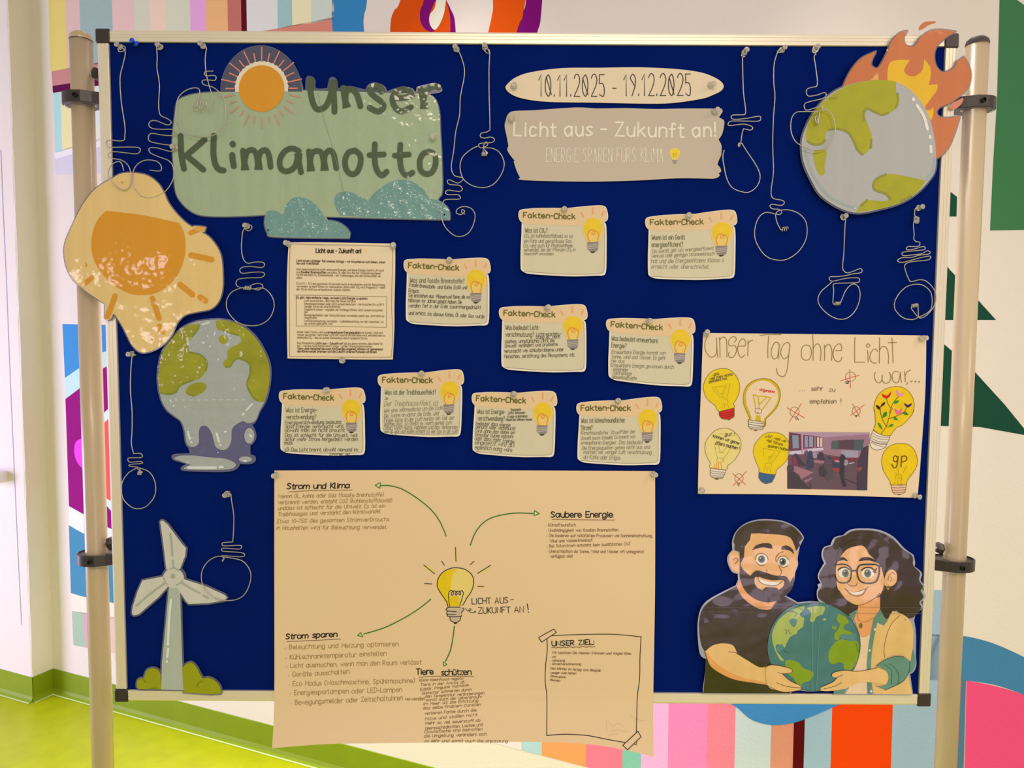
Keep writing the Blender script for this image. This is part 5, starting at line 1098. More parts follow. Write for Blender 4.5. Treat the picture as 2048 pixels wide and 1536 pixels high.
# ------------------------------------------------------------------ cartoon couple holding the globe
duo = Surface('couple_cutout', 'laminated cutout of a bearded man and a woman in glasses holding a globe', 'cutout', (1625, 1220), 0.0068, warp=wave(1625, 1220, 0.0010, 0.0030, 4.0))
DB = dict(bump=0.6, bs=14, bd=0.012)
def dm(n, c, **k): return lam('duo_' + n, c, **{**DB, **k})
skin = dm('skin', (240, 174, 112)); skin2 = dm('skin_shade', (226, 142, 62)); skin3 = dm('skin_light', (242, 186, 116)); hair = dm('hair', (62, 42, 44)); hair2 = dm('hair_woman', (58, 38, 34)); shirt = dm('shirt', (58, 42, 44)); shl = dm('shirt_low', (50, 46, 14))
eyew = dm('eye_white', (238, 222, 190)); lin_ = dm('line', (92, 58, 26)); black_d = dm('black', (30, 26, 28)); teeth = dm('teeth', (246, 230, 196)); lip = dm('lip', (176, 110, 46))
sea = dm('sea', (66, 120, 116)); land = dm('land', (134, 158, 34)); landt = dm('land_light', (170, 180, 90)); teal = dm('teal_shirt', (98, 140, 118)); jacket = dm('jacket', (232, 186, 114)); vest = dm('vest', (236, 200, 156)); teald = dm('teal_line', (56, 92, 66))
o_all = curve('!105,1478 125,1300 !130,1190 80,1150 62,1000 65,880 95,780 170,710 !370,610 !392,560 !390,508 340,490 308,420 310,370 !348,322 345,250 370,180 430,120 520,85 620,78 740,92 830,130 890,185 !915,225 !882,290 862,390 865,440 !840,500 820,600 !755,690 800,710 !860,745 !960,735 1010,738 !1080,745 1030,715 1025,650 !1040,625 !1030,600 !1060,590 1035,530 1070,460 !1090,430 1070,370 1085,310 !1140,290 1170,230 !1240,210 1300,165 1400,155 1520,165 1630,215 1720,310 !1790,360 1800,420 !1790,450 1850,500 1840,560 !1872,600 !1850,630 1880,690 !1840,730 !1862,770 !1800,840 !1790,880 1810,1000 !1815,1180 1820,1250 1800,1300 !1770,1320 1780,1400 !1790,1484 !1160,1484 !1165,1450 !1050,1455 980,1460 !890,1450 !820,1460 !805,1480', True, 4, Z8)
duo.poly('laminate_film', offset(o_all, 1.8), mat('milky_laminate', (176, 170, 176), 0.15, coat=1.0, alpha=0.75), -1, LT)
dp = lambda nm, m, t, lay, n=5: duo.poly(nm, curve(t, True, n, Z8), m, lay)
dl = lambda nm, m, L, w, lay: duo.strokes(nm, [curve(t, False, 5, Z8) for t in L], w, m, lay)
# man
dp('neck', dm('skin_neck', (236, 160, 98)), '!392,560 !372,620 420,700 500,760 570,790 640,790 !690,730 !720,600', 1)
dp('shirt', shirt, '!370,612 420,700 500,765 570,793 640,788 675,740 !690,725 !760,692 !855,745 !900,800 !700,1250 !640,1250 !480,1200 !360,1150 320,1080 200,1070 !112,1130 85,1080 68,980 70,870 100,785 180,712', 1)
dp('shirt_hem', shl, '!125,1180 !300,1120 !640,1255 !760,1400 !820,1455 !803,1478 !107,1476', 1)
dp('ear', skin, '400,370 360,328 320,350 312,420 345,485 !400,505', 1); dp('ear', skin, '!860,390 868,430 !842,490', 1)
dl('ear_line', lin_, ['345,400 370,385 385,405 360,430'], 1.1, 3)
dp('head', skin, '!400,330 470,230 !490,180 600,180 760,190 840,240 862,330 855,450 830,560 780,640 700,690 600,700 480,640 420,560 402,450', 2)
dp('hair', hair, '!360,275 350,250 370,180 430,120 520,88 620,82 740,95 830,132 885,185 !912,225 !880,260 !888,285 !870,310 !855,330 840,280 810,225 740,200 !600,190 !560,185 !490,186 !480,240 !440,290 !432,380 !400,440 !398,335 !358,320', 3)
dp('beard', hair, '!400,420 420,470 !470,520 !490,530 510,500 540,485 600,498 680,525 760,530 790,555 !800,580 !836,530 825,610 780,670 700,720 600,735 500,700 430,630 400,540', 3)
dp('mouth_skin', skin, '!520,535 515,580 545,625 600,640 !620,618 690,620 !705,640 745,610 755,565 740,545 !640,540', 4)
dp('moustache', hair, '485,530 515,495 560,488 640,520 720,528 775,535 785,575 !770,590 740,560 660,562 580,545 !530,520 510,540', 5)
dp('mouth', teeth, '!545,545 600,568 670,575 !730,572 700,598 650,605 590,590 560,570', 6); dl('mouth_line', lin_, ['540,530 560,575 620,600 690,600 735,570'], 1.1, 7)
dp('beard_tuft', hair, '!580,635 !610,615 !690,620 !715,645 700,700 600,700', 5)
dp('eyebrow', hair, '!497,325 530,285 590,266 650,272 !665,312 590,300 540,308', 4); dp('eyebrow', hair, '!735,318 745,292 790,288 830,320 !838,358 800,325', 4)
for cx, cy, r, ry, ix, iy, nm in ((573, 395, 50, 44, 575, 395, 0), (752, 415, 46, 42, 745, 415, 0)):
    E_ = duo.poly('eye', [Z8(*p) for p in circle(cx, cy, r, ry)], eyew, 4); duo.poly('iris', [Z8(*p) for p in circle(ix, iy, 28, 30)], dm('iris_grey', (96, 104, 92)), 5, parent=E_); duo.poly('pupil', [Z8(*p) for p in circle(ix, iy, 16)], black_d, 6, parent=E_); duo.poly('eye_glint', [Z8(*p) for p in circle(ix - 10, iy - 10, 6)], teeth, 7, parent=E_)
dl('eye_line', lin_, ['525,400 540,360 580,348 620,372 628,400', '705,410 720,380 760,370 795,400', '530,415 560,442 600,440', '715,440 750,460 790,445', '700,420 690,390 715,350 750,335', '715,455 735,490 725,520 705,530', '615,480 618,500'], 1.1, 5)
arm = '!112,1130 170,1082 250,1062 330,1075 !362,1120 !372,1150 450,1200 560,1262 640,1240 720,1248 800,1270 !818,1290 800,1310 !730,1312 !800,1370 885,1410 !890,1430 !800,1420 !860,1440 !885,1446 780,1462 700,1450 620,1410 500,1388 350,1362 220,1300 150,1240'
dp('arm', skin3, arm, 4); dp('arm_shading', dm('arm_shade', (236, 162, 88)), '!112,1130 150,1235 220,1298 350,1360 500,1386 620,1408 700,1448 !780,1460 690,1440 600,1385 420,1345 260,1270 180,1200 !130,1140', 5)
dl('arm_line', lin_, ['300,1132 350,1135 372,1150', '730,1312 770,1350 880,1408', '690,1385 780,1415 880,1430', '112,1130 150,1238 220,1300 350,1362 500,1390 620,1410 700,1452 780,1464 880,1448', '600,1262 640,1240 720,1248 815,1280 800,1310 730,1312 700,1300'], 1.0, 6)
# woman
dp('hair', hair2, '!1090,745 1030,705 1030,650 1060,600 1038,530 1075,460 !1100,430 1075,370 1090,310 1150,285 1180,230 1250,205 1310,170 1400,162 1510,172 1620,220 1710,310 1785,365 1790,440 1840,495 1835,555 1865,610 1845,640 1868,690 1835,735 1850,780 1800,850 !1740,870 !1650,800 !1600,830 1580,870 !1510,880 !1450,900 !1340,800 !1280,850 !1200,810', 1)
dp('neck', dm('skin_neck', (236, 160, 98)), '!1350,740 !1520,690 !1520,800 1470,900 !1450,1000 1400,1015 !1365,1010 !1310,860 !1340,800', 3)
dp('face', skin, '!1172,480 1190,400 1230,340 1300,300 1400,285 1460,330 !1530,430 !1560,560 1530,660 1470,710 1400,745 1330,755 1250,715 1190,640 1175,570', 3)
dp('hair', hair2, '!1180,400 1200,330 1270,260 1350,240 !1450,250 1560,300 !1600,440 !1560,530 !1535,450 1490,400 1440,350 1400,290 1330,285 1260,320 1210,380 !1178,440', 4)
dp('ear', skin, '!1560,530 1580,490 1620,472 1655,505 1650,570 1610,605 !1555,600', 5); dl('ear_line', lin_, ['1585,560 1590,530 1620,495 1640,510', '1600,570 1615,545 1605,530'], 1.0, 6)
duo.strokes('earring', [[Z8(*p) for p in circle(1582, 610, 9, 20, 14)]], 1.5, dm('gold', (214, 160, 40)), 6)
dp('eyebrow', hair2, '!1185,415 1200,385 1240,380 !1272,412 1230,402', 5); dp('eyebrow', hair2, '!1355,410 1380,382 1440,378 1490,400 !1510,425 1440,402', 5)
for cx, cy, ix in ((1235, 502, 1248), (1425, 505, 1425)):
    E_ = duo.poly('eye', [Z8(*p) for p in circle(cx, cy, 44 if cx < 1300 else 50, 40)], eyew, 5); duo.poly('iris', [Z8(*p) for p in circle(ix, 505, 27, 32)], dm('iris_green', (78, 108, 60)), 6, parent=E_); duo.poly('pupil', [Z8(*p) for p in circle(ix, 502, 15, 18)], black_d, 7, parent=E_); duo.poly('eye_glint', [Z8(*p) for p in circle(ix - 8, 490, 6)], teeth, 8, parent=E_)
dl('eyelash', black_d, ['1190,480 1215,462 1250,458 1280,475', '1375,480 1410,458 1455,460 1480,480 1495,465', '1470,490 1490,495'], 2.2, 8)
dl('glasses', dm('glasses', (36, 48, 42)), ['1172,440 1230,432 1280,450 1295,490 1280,560 1240,580 1190,572 1172,540', '1340,475 1365,440 1430,432 1510,440 1515,500 1490,565 1430,582 1370,570 1345,530 1340,475', '1295,488 1318,482 1342,488', '1500,438 1550,452'], [2.2, 2.6, 2.4, 2.6], 9)
dl('face_line', lin_, ['1268,560 1265,590 1290,605 1330,600 1340,580', '1192,640 1250,715 1330,757 1400,745 1480,700 1520,660', '1240,625 1262,640', '1400,635 1425,612'], 1.0, 5)
dp('lips', lip, '!1245,632 1290,655 1350,645 !1415,622 1395,665 1350,690 1300,682 1265,660', 5); dp('teeth', teeth, '!1268,645 1300,655 1350,650 !1400,632 1375,665 1330,675 1295,668', 6)
dp('vest', vest, '!1365,1010 1400,1018 !1455,995 !1440,1100 !1425,1484 !1250,1484 !1280,1440 !1330,1250 1370,1120', 3)
dp('jacket', jacket, '!1490,900 !1570,905 !1620,805 1700,830 1760,880 1790,960 !1795,1100 !1780,1200 !1760,1330 !1790,1484 !1480,1484 !1440,1250', 3)
dp('jacket_back', teal, '!1800,1120 1820,1220 1800,1290 !1770,1320 !1780,1200', 2); dp('jacket_back', teal, '!1160,1484 !1165,1450 !1255,1430 !1245,1484', 2)
dp('collar', teal, '!1270,830 !1340,790 !1310,880 !1300,890', 4); dp('collar', teal, '!1520,790 1560,860 !1575,880 !1555,925 !1480,890 !1465,870', 4)
dp('placket', teal, '!1466,880 !1500,895 1475,1050 1460,1250 !1468,1484 !1440,1484 !1425,1250 1440,1050', 4)
for y, x in ((955, 1482), (1130, 1447), (1462, 1460)): duo.poly('button', [Z8(*p) for p in circle(x, y, 8, 10, 12)], teeth, 5)
duo.strokes('necklace', [curve('1340,820 1345,870 1380,895 1430,885 1465,860', False, 5, Z8)], 1.3, dm('chain', (196, 140, 40)), 5); duo.poly('pendant', [Z8(*p) for p in circle(1368, 925, 14, 22)], dm('pendant', (110, 104, 30)), 5)
dl('fold_line', lin_, ['1570,1190 1562,1120 1580,1000 1620,900 1680,840', '1720,870 1730,880', '1590,1250 1560,1260'], 0.9, 4)
# globe
dp('globe', sea, '980,742 1090,750 1200,800 1290,880 1345,980 1365,1090 1350,1200 1300,1310 1220,1400 1100,1450 980,1458 870,1430 760,1370 680,1290 630,1190 615,1080 640,950 710,840 800,770 890,745', 6)
for t, m in (('!655,1060 650,980 690,890 750,830 800,800 860,775 910,765 900,800 870,830 !910,860 !900,930 860,960 !850,985 800,1010 770,1060 !755,1100 700,1070 680,1090 !690,1130 730,1180 750,1205 720,1200 680,1130', landt), ('!930,780 1000,765 1075,772 !1060,830 1010,850 985,890 955,880 965,820', landt),
             ('!1190,825 1240,850 1270,900 !1240,910 1230,950 !1290,975 1320,1010 !1200,1010 1190,1040 1160,1035 1155,990 !1180,960 !1200,910 1170,870', land), ('1140,920 1150,940 1135,945', land), ('1165,925 1170,950 1150,955 1155,930', land), ('1060,870 1080,862 1085,878 1065,882', landt),
             ('!1165,1055 1220,1035 1280,1050 1340,1050 !1358,1110 1350,1200 !1300,1290 !1240,1285 1235,1240 !1200,1225 1140,1240 1112,1190 1120,1120', land), ('!760,1210 800,1200 870,1225 910,1270 990,1305 970,1370 910,1390 !890,1420 860,1400 830,1350 790,1320 765,1260', land)):
    dp('continent', m, t, 7)
for t in ('790,880 820,860 850,880 830,930 800,910', '685,1090 720,1070 745,1090 730,1120 695,1130', '1260,1000 1330,990 1320,1045 1270,1050 1240,1020', '1200,1000 1250,990 1245,1030 1205,1025'): dp('inland_sea', dm('sea_light', (88, 134, 128)), t, 8)
duo.strokes('globe_outline', [curve('860,765 980,740 1090,748 1200,798 1290,878 1347,980 1367,1090 1352,1200 1320,1285', False, 5, Z8), curve('890,1440 980,1460 1060,1452', False, 5, Z8)], 1.2, teald, 9)
duo.strokes('land_line', [curve(t, False, 4, Z8) for t in ('750,950 770,965 760,990', '780,950 790,975 800,990', '1330,1060 1355,1140', '800,800 850,820 830,850', '740,1125 790,1140', '870,780 900,800 880,840')], 0.9, teald, 8)
wa = '!1600,1360 !1590,1420 1500,1395 1380,1385 !1330,1395 1250,1430 1180,1450 1080,1455 !1050,1450 !1050,1425 !1150,1385 1190,1345 !1145,1340 1140,1320 1180,1300 1260,1290 1330,1300 1420,1290 !1500,1272'
dp('hand', skin3, '!1600,1300 !1600,1415 1500,1395 1400,1385 !1340,1395 1260,1435 1180,1452 1090,1458 !1048,1450 !1055,1425 !1150,1385 !1185,1348 1150,1345 !1142,1322 1180,1302 1260,1290 1330,1302 1420,1290 !1510,1268', 10)
dl('hand_line', lin_, ['1055,1425 1150,1385 1190,1345 1230,1330', '1075,1440 1160,1420 1220,1390', '1145,1342 1142,1320 1180,1300 1260,1290 1330,1300 1420,1290 1510,1270'], 1.0, 11)
dp('cuff', teal, '!1500,1255 1560,1210 1640,1180 1720,1180 !1768,1215 1760,1300 1720,1370 1650,1410 !1570,1445 !1490,1415 1560,1415 1595,1370 1590,1310 !1550,1275', 12)
dl('cuff_line', teald, ['1600,1235 1650,1270 1680,1330 1670,1405', '1500,1255 1560,1210 1640,1178 1720,1178', '1560,1240 1620,1290 1620,1400', '1768,1215 1760,1300 1720,1370 1650,1412 1570,1447'], 1.2, 13)
dp('hand', skin3, '!600,1262 640,1240 720,1248 800,1270 818,1290 800,1310 !735,1312 !800,1370 !885,1410 !890,1430 !885,1446 780,1462 700,1450 620,1410', 10)
dl('hand_line', lin_, ['600,1262 640,1240 720,1248 800,1270 818,1290 800,1310 735,1312 700,1300', '735,1312 800,1370 885,1410', '690,1385 780,1418 888,1430', '620,1410 700,1450 780,1464 885,1448'], 1.0, 11)
for t in ('75,770 300,772 860,770', '80,805 400,808 830,806', '1250,770 1500,773 1860,770', '1260,820 1500,822 1850,820'): duo.strokes('film_seam', [curve(t, False, 3, Z8)], 0.5, dm('seam', (110, 84, 90)), 14)
duo.strokes('film_seam', [curve('980,745 978,1455', False, 3, Z8), curve('1040,745 1015,1455', False, 3, Z8)], 0.6, dm('seam2', (120, 160, 150)), 14)
# ------------------------------------------------------------------ bulbs bent from wire, hanging from pins
wire_m = mat('tin_wire', (184, 168, 144), 0.35, metal=0.6, spec=0.5)
W0 = zoomed(0, 0, 3.072); W1 = zoomed(870, 80, 3.7463); W2 = zoomed(1430, 80, 3.34); W3 = zoomed(1620, 400, 6.144); W4 = zoomed(340, 70, 6.983)
def coil(x0, y0, x1, y1, r, n):              # a little spring of n turns between two points
    out = []; L = math.hypot(x1 - x0, y1 - y0); ex, ey = (x1 - x0) / L, (y1 - y0) / L
    for i in range(n * 10 + 1):
        t = i / (n * 10); a = 2 * math.pi * n * t
        out.append((x0 + ex * L * t + math.cos(a) * r * .35 * ex - ey * math.sin(a) * r, y0 + ey * L * t + math.cos(a) * r * .35 * ey + ex * math.sin(a) * r, 0.0016 * math.cos(a)))
    return out
def wire(label, parts, h=0.011, r=0.00092, f=None):
    pts = []
    for p in parts:
        if isinstance(p, str): q = [(x, y, 0) for x, y in curve(p, False, 6, f)]
        else: q = [(*f(a, b), c) for a, b, c in p]
        pts += q
    P_ = []
    for i, (x, y, dh) in enumerate(pts):
        k = i / len(pts)
        P_.append(on_y(x, y, YB - (h + 0.0018 * math.sin(k * 9) + dh)))
    Q = [P_[0]]
    for p in P_[1:]:
        if (p - Q[-1]).length > 0.0004: Q.append(p)
    o0 = sum(Q, Vector()) / len(Q)
    v = []; fc = []; up = Vector((0, -1, 0)); n = 6
    for i, p in enumerate(Q):
        d = (Q[min(i + 1, len(Q) - 1)] - Q[max(i - 1, 0)]).normalized()
        a = d.cross(up); a = a.normalized() if a.length > 1e-3 else Vector((1, 0, 0)); b = a.cross(d)
        for j in range(n):
            t = 2 * math.pi * j / n; v.append(p + (a * math.cos(t) + b * math.sin(t)) * r - o0)
        if i:
            for j in range(n): fc.append(((i - 1) * n + j, (i - 1) * n + (j + 1) % n, i * n + (j + 1) % n, i * n + j))
    fc += [tuple(range(n))[::-1], tuple(range((len(Q) - 1) * n, len(Q) * n))]
    o = mesh_obj('wire_bulb', v, fc, wire_m, None, None, True); o.location = o0
    tag(o, label, 'wire bulb', 'bulb outlines bent from wire')
    return o
wire('wire bulb hanging farthest left, its coils over the left frame rail', ['740,290 725,300 735,318 765,310 768,290 745,280 !735,295 760,300 770,330 755,400 738,480 745,620 768,780 !765,860 740,866 670,862 652,880 665,905 !700,905 840,905 862,925 840,945 780,940 700,932 668,945 668,965 700,975 750,985 790,1020 806,1080 800,1140 765,1168 720,1150 680,1110 665,1060 690,1010 730,992 750,1010 !760,1050'], 0.014, f=W0)
wire('wire bulb left of the Klimamotto sign, second from the left', ['965,300 985,305 998,290 975,268 !962,285 966,350 965,420 980,520 975,640 985,705 1030,730 1052,750 1030,768 960,742 925,745 915,770 940,790 1000,795 1055,795 1085,815 1060,832 1000,830 930,820 912,845 925,870 990,885 1055,895 1065,915 1045,930 960,908 918,912 925,940 980,965 1040,990 1068,1040 1060,1110 1010,1180 930,1215 870,1205 825,1150 815,1080 835,1020 890,985 960,990 990,1020 985,1050 !920,1045'], 0.012, f=W0)
wire('wire bulb hanging in front of the green sign, left of its sun', ['465,190 500,160 480,130 430,145 !470,190 510,180 500,250 492,330 495,440 510,560 550,720 590,850 580,930 545,1040 520,1000 505,930 475,920 455,1000 430,1035 415,1010 435,930 420,905 390,925 380,1000 340,1010 320,980 370,920 405,850 415,790 400,750 340,738 240,765 150,830 100,920 85,1080 90,1180 160,1310 250,1390 400,1420 540,1420 660,1370 740,1270 775,1160 780,1000 750,880 680,790 600,730 !550,715 480,695 448,660 470,630 560,630 620,635 645,600 630,570 580,565 510,572 482,545 500,510 !605,505'], 0.016, f=W4)
wire('wire bulb right of the green sign, its lower end a spiral', ['150,70 170,90 180,70 160,55 !170,75 190,110 218,200 218,280 190,430 184,560 155,690 140,830 122,950 145,1015 200,1030 210,1045 170,1072 110,1048 92,1060 110,1082 180,1090 205,1115 180,1135 100,1125 80,1140 95,1158 170,1160 190,1180 175,1193 90,1195 60,1215 45,1300 70,1390 130,1455 185,1473 245,1450 285,1390 300,1310 270,1262 215,1248 170,1265 160,1295 195,1308 222,1285 205,1270 200,1290 !225,1305'], 0.011, f=W1)
wire('round wire bulb between the green sign and the date banner', ['370,60 355,45 375,35 390,55 370,75 !385,95 !412,110 !395,65 410,90 405,200 405,400 410,560 !412,675 385,690 345,700 340,725 370,735 420,728 445,745 425,768 340,775 328,795 345,808 385,795 395,775 380,765 365,790 !360,840', coil(352, 853, 390, 853, 15, 4), '!360,808 430,812 485,845 518,920 500,1000 445,1075 375,1105 290,1095 215,1045 188,960 205,880 270,820 330,792'], 0.010, f=W1)
wire('wire bulb between the slogan banner and the longest wire, open teardrop shape', ['205,60 190,80 200,95 215,70 200,55 !175,105 200,110 !183,115 185,220 190,350 200,430 205,480 !198,500 120,502 108,515 125,530 200,525 290,510 305,522 290,542 200,542 110,542 88,558 100,572 190,562 245,578 250,595 230,602 !190,592 180,630 !172,690', coil(165, 700, 158, 700, 13, 2), '!180,690 210,740 270,830 300,900 290,960 250,1005 200,1018 120,990 80,930 60,840 52,780 !62,735'], 0.011, f=W2)
wire('longest wire bulb, hanging left of the burning globe', ['415,72 430,85 450,70 440,55 !418,80 395,160 392,280 400,380 390,520 385,700 390,880 375,1000 385,1055 450,1072 462,1090 440,1105 380,1098 366,1112 385,1128 430,1132 445,1150 425,1166 340,1152 290,1190 265,1270 275,1350 330,1435 400,1468 480,1465 560,1410 610,1320 608,1220 560,1160 490,1135 430,1140 405,1165 415,1220 !440,1270', coil(445, 1265, 485, 1260, 13, 3)], 0.011, f=W2)
wire('wire bulb overlapping the left side of the burning globe', ['650,60 660,85 685,75 690,50 660,45 !650,80 675,95 662,110 672,180 683,270 !680,310 620,325 610,350 625,375 680,368 730,352 742,368 720,390 640,410 600,425 598,455 615,468 680,450 715,445 !715,460 695,490 680,545 690,560 692,520 675,505 668,530 685,555 !700,470 !740,462 780,500 802,570 795,640 750,710 690,735 610,720 540,680 508,610 510,530 540,485 600,478 !690,478'], 0.0185, f=W2)
wire('wire bulb under the burning globe with a zigzag filament', ['430,195 400,180 375,210 400,245 440,230 450,195 !410,190 435,240 430,300 422,500 415,650 400,820 415,870 455,895 520,880 590,850 625,845 640,870 620,895 540,905 430,930 340,940 250,945 235,970 265,998 340,985 430,965 520,955 595,960 608,990 580,1015 450,1020 320,1025 285,1045 290,1100 285,1200 280,1250 !290,1285', coil(300, 1272, 362, 1272, 20, 4), '!365,1285 400,1200 440,1110 500,1045 550,1035 600,1080 615,1180 590,1290 540,1380 460,1450 370,1465 280,1440 180,1370 110,1280 100,1200 140,1120 220,1050 !275,1000'], 0.010, f=W3)
wire('wire bulb with double loop beside the right frame rail', ['1390,100 1370,80 1350,105 1320,80 1310,120 1340,130 !1310,95 1290,110 1285,170 !1290,200', coil(1310, 210, 1305, 275, 32, 4), '!1275,260 1270,320 1278,420 1275,480 1300,510 1345,520 1345,555 1310,572 1210,572 1183,595 1200,615 1290,600 1385,572 1415,590 1395,612 1280,625 1150,640 1128,660 1150,685 1260,675 1370,660 1440,625 1475,640 1455,665 1340,680 1250,705 1130,710 1080,735 1085,760 1150,765 1260,735 1380,705 1470,690 1480,715 1440,738 1300,752 1210,768 1165,800 1170,860 1215,980 1250,1002 1350,980 1430,1000 1510,1080 1548,1180 1530,1290 1450,1400 1370,1450 1320,1430 1240,1330', coil(1245, 1305, 1320, 1290, 20, 5), '!1330,1440 1400,1410 1480,1350 1500,1240 1480,1130 1400,1055 1300,1035 1180,1070 1080,1170 1035,1280 1060,1370 1150,1450 1260,1470 !1330,1440'], 0.010, f=W3)
wire('wire bulb under the orange sun, between sun cutout and text page', ['1525,495 1495,490 1490,515 1520,545 1550,525 1540,500 1500,520 !1480,550 1470,650 1475,720 1490,770 1520,793 1570,785 1630,785 1648,805 1625,825 1540,818 1475,825 1458,850 1480,870 1560,862 1630,862 1648,880 1620,902 1530,905 1450,915 1430,940 1440,970 1500,985 1560,955 1615,950 1635,975 1600,998 1560,990', coil(1545, 985, 1490, 980, 14, 4), '!1560,990 1640,985 1700,1040 1722,1120 1690,1210 1620,1262 1530,1272 1440,1245 1370,1170 1355,1090 1390,1020 1460,985 !1500,978'], 0.010, f=Z5)
wire('wire bulb on a long wire at the left, below the melting globe', ['185,395 145,405 165,430 200,420 !170,430 160,550 158,700 170,850 170,1000 165,1100 !182,1180 230,1178 250,1195 235,1210 150,1212 138,1228 155,1245 235,1240 245,1255 160,1262 150,1275 200,1282 !230,1290 235,1320', coil(215, 1328, 245, 1328, 14, 3), '!205,1290 140,1330 95,1400 90,1480 110,1540 165,1590 210,1602 270,1590 330,1530 352,1460 340,1380 300,1320 !230,1290'], 0.010, f=Z6)
wire('wire bulb over the right blade of the wind turbine', ['880,15 850,10 835,30 860,50 885,35 860,20 !885,30 890,80 905,180 905,280 !898,380 830,385 820,400 840,408 950,405 962,420 940,432 830,425 818,438 835,448 960,458 985,475 960,488 830,480 !820,485 835,500 820,525 !835,490 900,500 970,520 1020,580 1030,650 1000,740 950,790 880,808 790,800 720,755 675,680 672,600 710,530 770,490 !820,485'], 0.010, f=Z7)

# ------------------------------------------------------------------ push pins and tacks
clear = mat('clear_plastic', (250, 246, 240), 0.04, spec=1.0, transmission=0.62, direct=True)
blue_p = mat('blue_plastic', (0, 70, 190), 0.3, spec=0.5)
steel = mat('steel_needle', (200, 190, 175), 0.25, metal=0.9)
PROFPIN = [(0.0012, 0.0), (0.0052, 0.0006), (0.0055, 0.0016), (0.0030, 0.0032), (0.0024, 0.0062), (0.0028, 0.0082), (0.0044, 0.0094), (0.0047, 0.0106), (0.0042, 0.0118), (0.0026, 0.0120), (0.0018, 0.0112)]
proto = None
prn = random.Random(9)
def pin(x, y, where, h=0.004, m=None, tilt=(0, 0), size=1.0, kind='push pin'):
    global proto
    p = on_y(x, y, YB - h)
    if proto is None or m:
        r = empty('push_pin', p)
        q = MB().lathe(PROFPIN, (0, 0, 0), 'y', 18)
        mesh_obj('grip', q.v, q.f, m or clear, r, None, True)
        q = MB().lathe([(0.0006, 0), (0.0006, 0.007), (0.0001, 0.009)], (0, 0, 0), 'y', 8)
        mesh_obj('needle', [Vector((a.x, -a.y, a.z)) for a in q.v], [f[::-1] for f in q.f], steel, r)
        if not m: proto = r
    else:
        r = proto.copy(); COL.objects.link(r)
        for ch in proto.children:
            c = ch.copy(); COL.objects.link(c); c.parent = r
    r.location = p
    r.rotation_euler = (math.radians(tilt[1]), 0, math.radians(tilt[0])); r.scale = (size,) * 3
    tag(r, where, 'push pin', 'push pins stuck in the board')
    return r
P_ = lambda *a, **k: pin(*a, **k)
CP = 'clear push pin holding '
P_(242, 95, CP + 'the farthest left wire bulb at the top', 0.0025, tilt=(-14, -11)); P_(273, 88, 'only blue push pin, top left of the felt', 0.003, m=blue_p, tilt=(-18, -12))
P_(322, 95, CP + 'the second wire bulb from the left', 0.0025, tilt=(-9, -10)); P_(407, 93, CP + 'the wire bulb that hangs over the green sign', 0.0025, tilt=(-11, -10))
P_(913, 99, CP + 'the wire bulb right of the green sign', 0.0025, tilt=(-10, -8)); P_(970, 96, CP + 'the round wire bulb left of the date banner', 0.0025, tilt=(-3, -7))
P_(1488, 106, CP + 'the open teardrop wire bulb', 0.0025, tilt=(11, -12)); P_(1563, 101, CP + 'the longest wire bulb', 0.0025, tilt=(12, -11)); P_(1630, 99, CP + 'the wire bulb over the burning globe', 0.0025, tilt=(7, -9))
P_(1685, 434, CP + 'the wire bulb under the burning globe', 0.0025, tilt=(9, -4)); P_(1836, 416, CP + 'the double loop wire bulb at the right rail', 0.0025, tilt=(12, -3))
P_(495, 453, CP + 'the wire bulb under the orange sun', 0.0025, tilt=(-5, -4)); P_(265, 708, CP + 'the wire bulb below the melting globe', 0.0025, tilt=(-13, 2)); P_(455, 988, CP + 'the wire bulb over the turbine blade', 0.0025, tilt=(-7, 3))
P_(1028, 173, CP + 'the left end of the date banner', 0.0042); P_(1421, 171, CP + 'the right end of the date banner', 0.0042, tilt=(18, 0)); P_(1023, 238, CP + 'the left end of the slogan banner', 0.0045); P_(1429, 223, CP + 'the upper right corner of the slogan banner', 0.0045, tilt=(16, -4))
P_(352, 296, CP + 'the left edge of the green sign', 0.0052, tilt=(-12, 0)); P_(866, 275, CP + 'the right edge of the green sign', 0.0052)
P_(577, 488, CP + 'the upper left corner of the text page', 0.007, tilt=(-12, -6)); P_(786, 492, CP + 'the upper right corner of the text page', 0.007, tilt=(12, -6)); P_(685, 721, CP + 'the bottom edge of the text page', 0.005, tilt=(4, 2))
cn = ('fossile Brennstoffe', 'Was ist CO2', 'Gerät energieeffizient', 'Lichtverschmutzung', 'erneuerbare Energie', 'Energieverschwendung at the far left', 'Treibhauseffekt', 'Energieverschwendung above the mind map', 'klimafreundlicher Strom')
for i, (x, y) in enumerate(((899, 521), (1129, 419), (1377, 432), (1094, 616), (1298, 642), (655, 780), (843, 747), (1027, 788), (1236, 802))):
    P_(x, y, CP + 'the fact card on ' + cn[i], 0.0045, tilt=(prn.uniform(-8, 14), prn.uniform(-10, 4)))
P_(553, 950, CP + 'the upper left corner of the mind map', 0.0098, tilt=(-12, 0)); P_(1306, 948, CP + 'the upper right corner of the mind map', 0.0098, tilt=(16, 0))
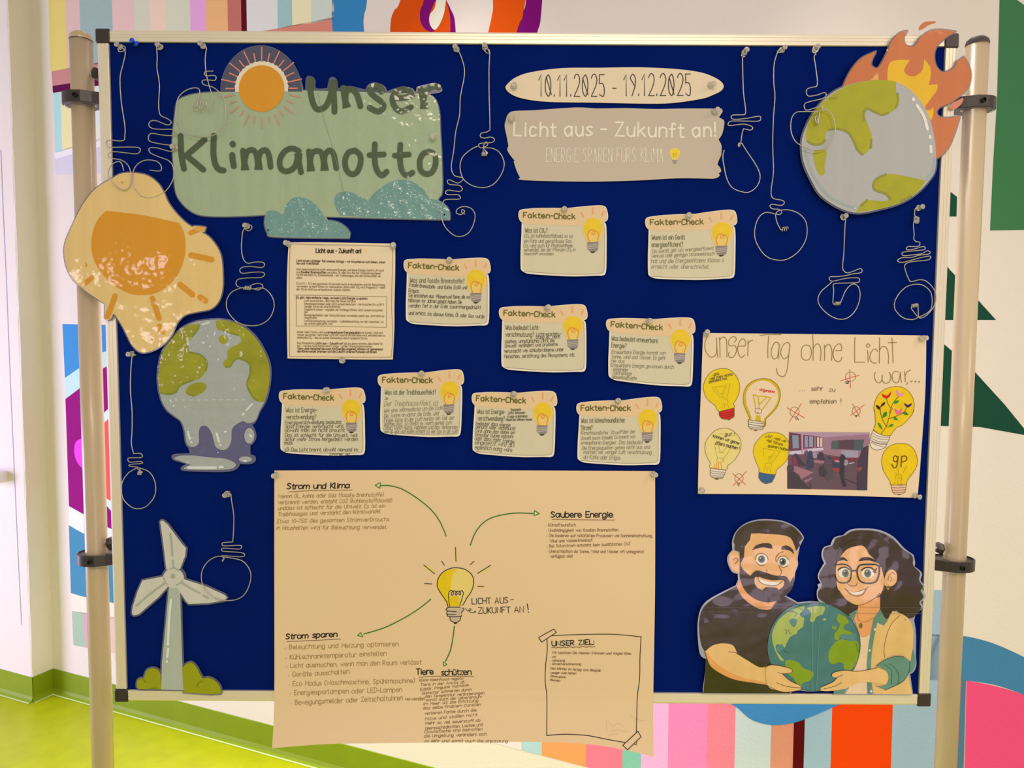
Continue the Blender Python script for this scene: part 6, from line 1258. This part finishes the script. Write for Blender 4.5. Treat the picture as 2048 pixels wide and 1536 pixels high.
P_(1412, 668, CP + 'the upper left corner of the bulb poster', 0.0062, tilt=(0, -22)); P_(1842, 677, CP + 'the upper right corner of the bulb poster', 0.0062, tilt=(28, -6)); P_(1404, 980, CP + 'the lower left corner of the bulb poster', 0.0062, tilt=(-22, 6)); P_(1829, 991, CP + 'the lower right corner of the bulb poster', 0.0062, tilt=(26, 4))
# flat tacks through the laminated pieces
def tack(x, y, c, label, h, r=0.0019):
    q = MB().lathe([(r, 0), (r, 0.0006), (r * .7, 0.0013), (r * .2, 0.0016)], (0, 0, 0), 'y', 12)
    o = mesh_obj('map_tack', q.v, q.f, mat('tack_%d_%d' % c[:2], c, 0.25, metal=0.5), None, None, True)
    o.location = on_y(x, y, YB - h); tag(o, label, 'tack', 'small tacks through the cutouts')
    return o
tack(244, 364, (222, 180, 60), 'gold tack near the top of the large sun cutout', 0.0145); tack(303, 679, (214, 184, 100), 'gold tack near the bottom tip of the sun cutout', 0.0125); tack(521, 134, (206, 160, 60), 'gold tack on the small sun of the green sign', 0.00252)
tack(536, 460, (20, 20, 24), 'black tack at the left end of the lower cloud', 0.0060, 0.0014); tack(889, 429, (20, 20, 24), 'black tack at the right end of the upper cloud', 0.0060, 0.0014)
tack(1774, 101, (230, 220, 200), 'white tack at the left edge of the flames', 0.0125, 0.0015); tack(1710, 417, (240, 226, 196), 'white tack at the bottom of the burning globe', 0.0130, 0.0018)
tack(427, 642, (220, 220, 220), 'silver tack at the top of the melting globe', 0.0068, 0.0014); tack(436, 905, (220, 220, 220), 'silver tack above the puddle of the melting globe', 0.0060, 0.0013)
tack(322, 1040, (20, 20, 24), 'black tack at the top tip of the wind turbine', 0.0058, 0.0015); tack(269, 1225, (20, 20, 24), 'black tack at the left tip of the wind turbine', 0.0058, 0.0016)
tack(1552, 1045, (40, 30, 34), 'dark tack in the hair of the drawn man', 0.0062, 0.0013); tack(1465, 1176, (30, 20, 34), 'dark tack on the shoulder of the drawn man', 0.0062, 0.0016); tack(1724, 1063, (40, 30, 24), 'dark tack in the hair of the drawn woman', 0.0062, 0.0013); tack(1408, 1371, (20, 16, 20), 'black tack at the lower left corner of the couple cutout', 0.0062, 0.0016)
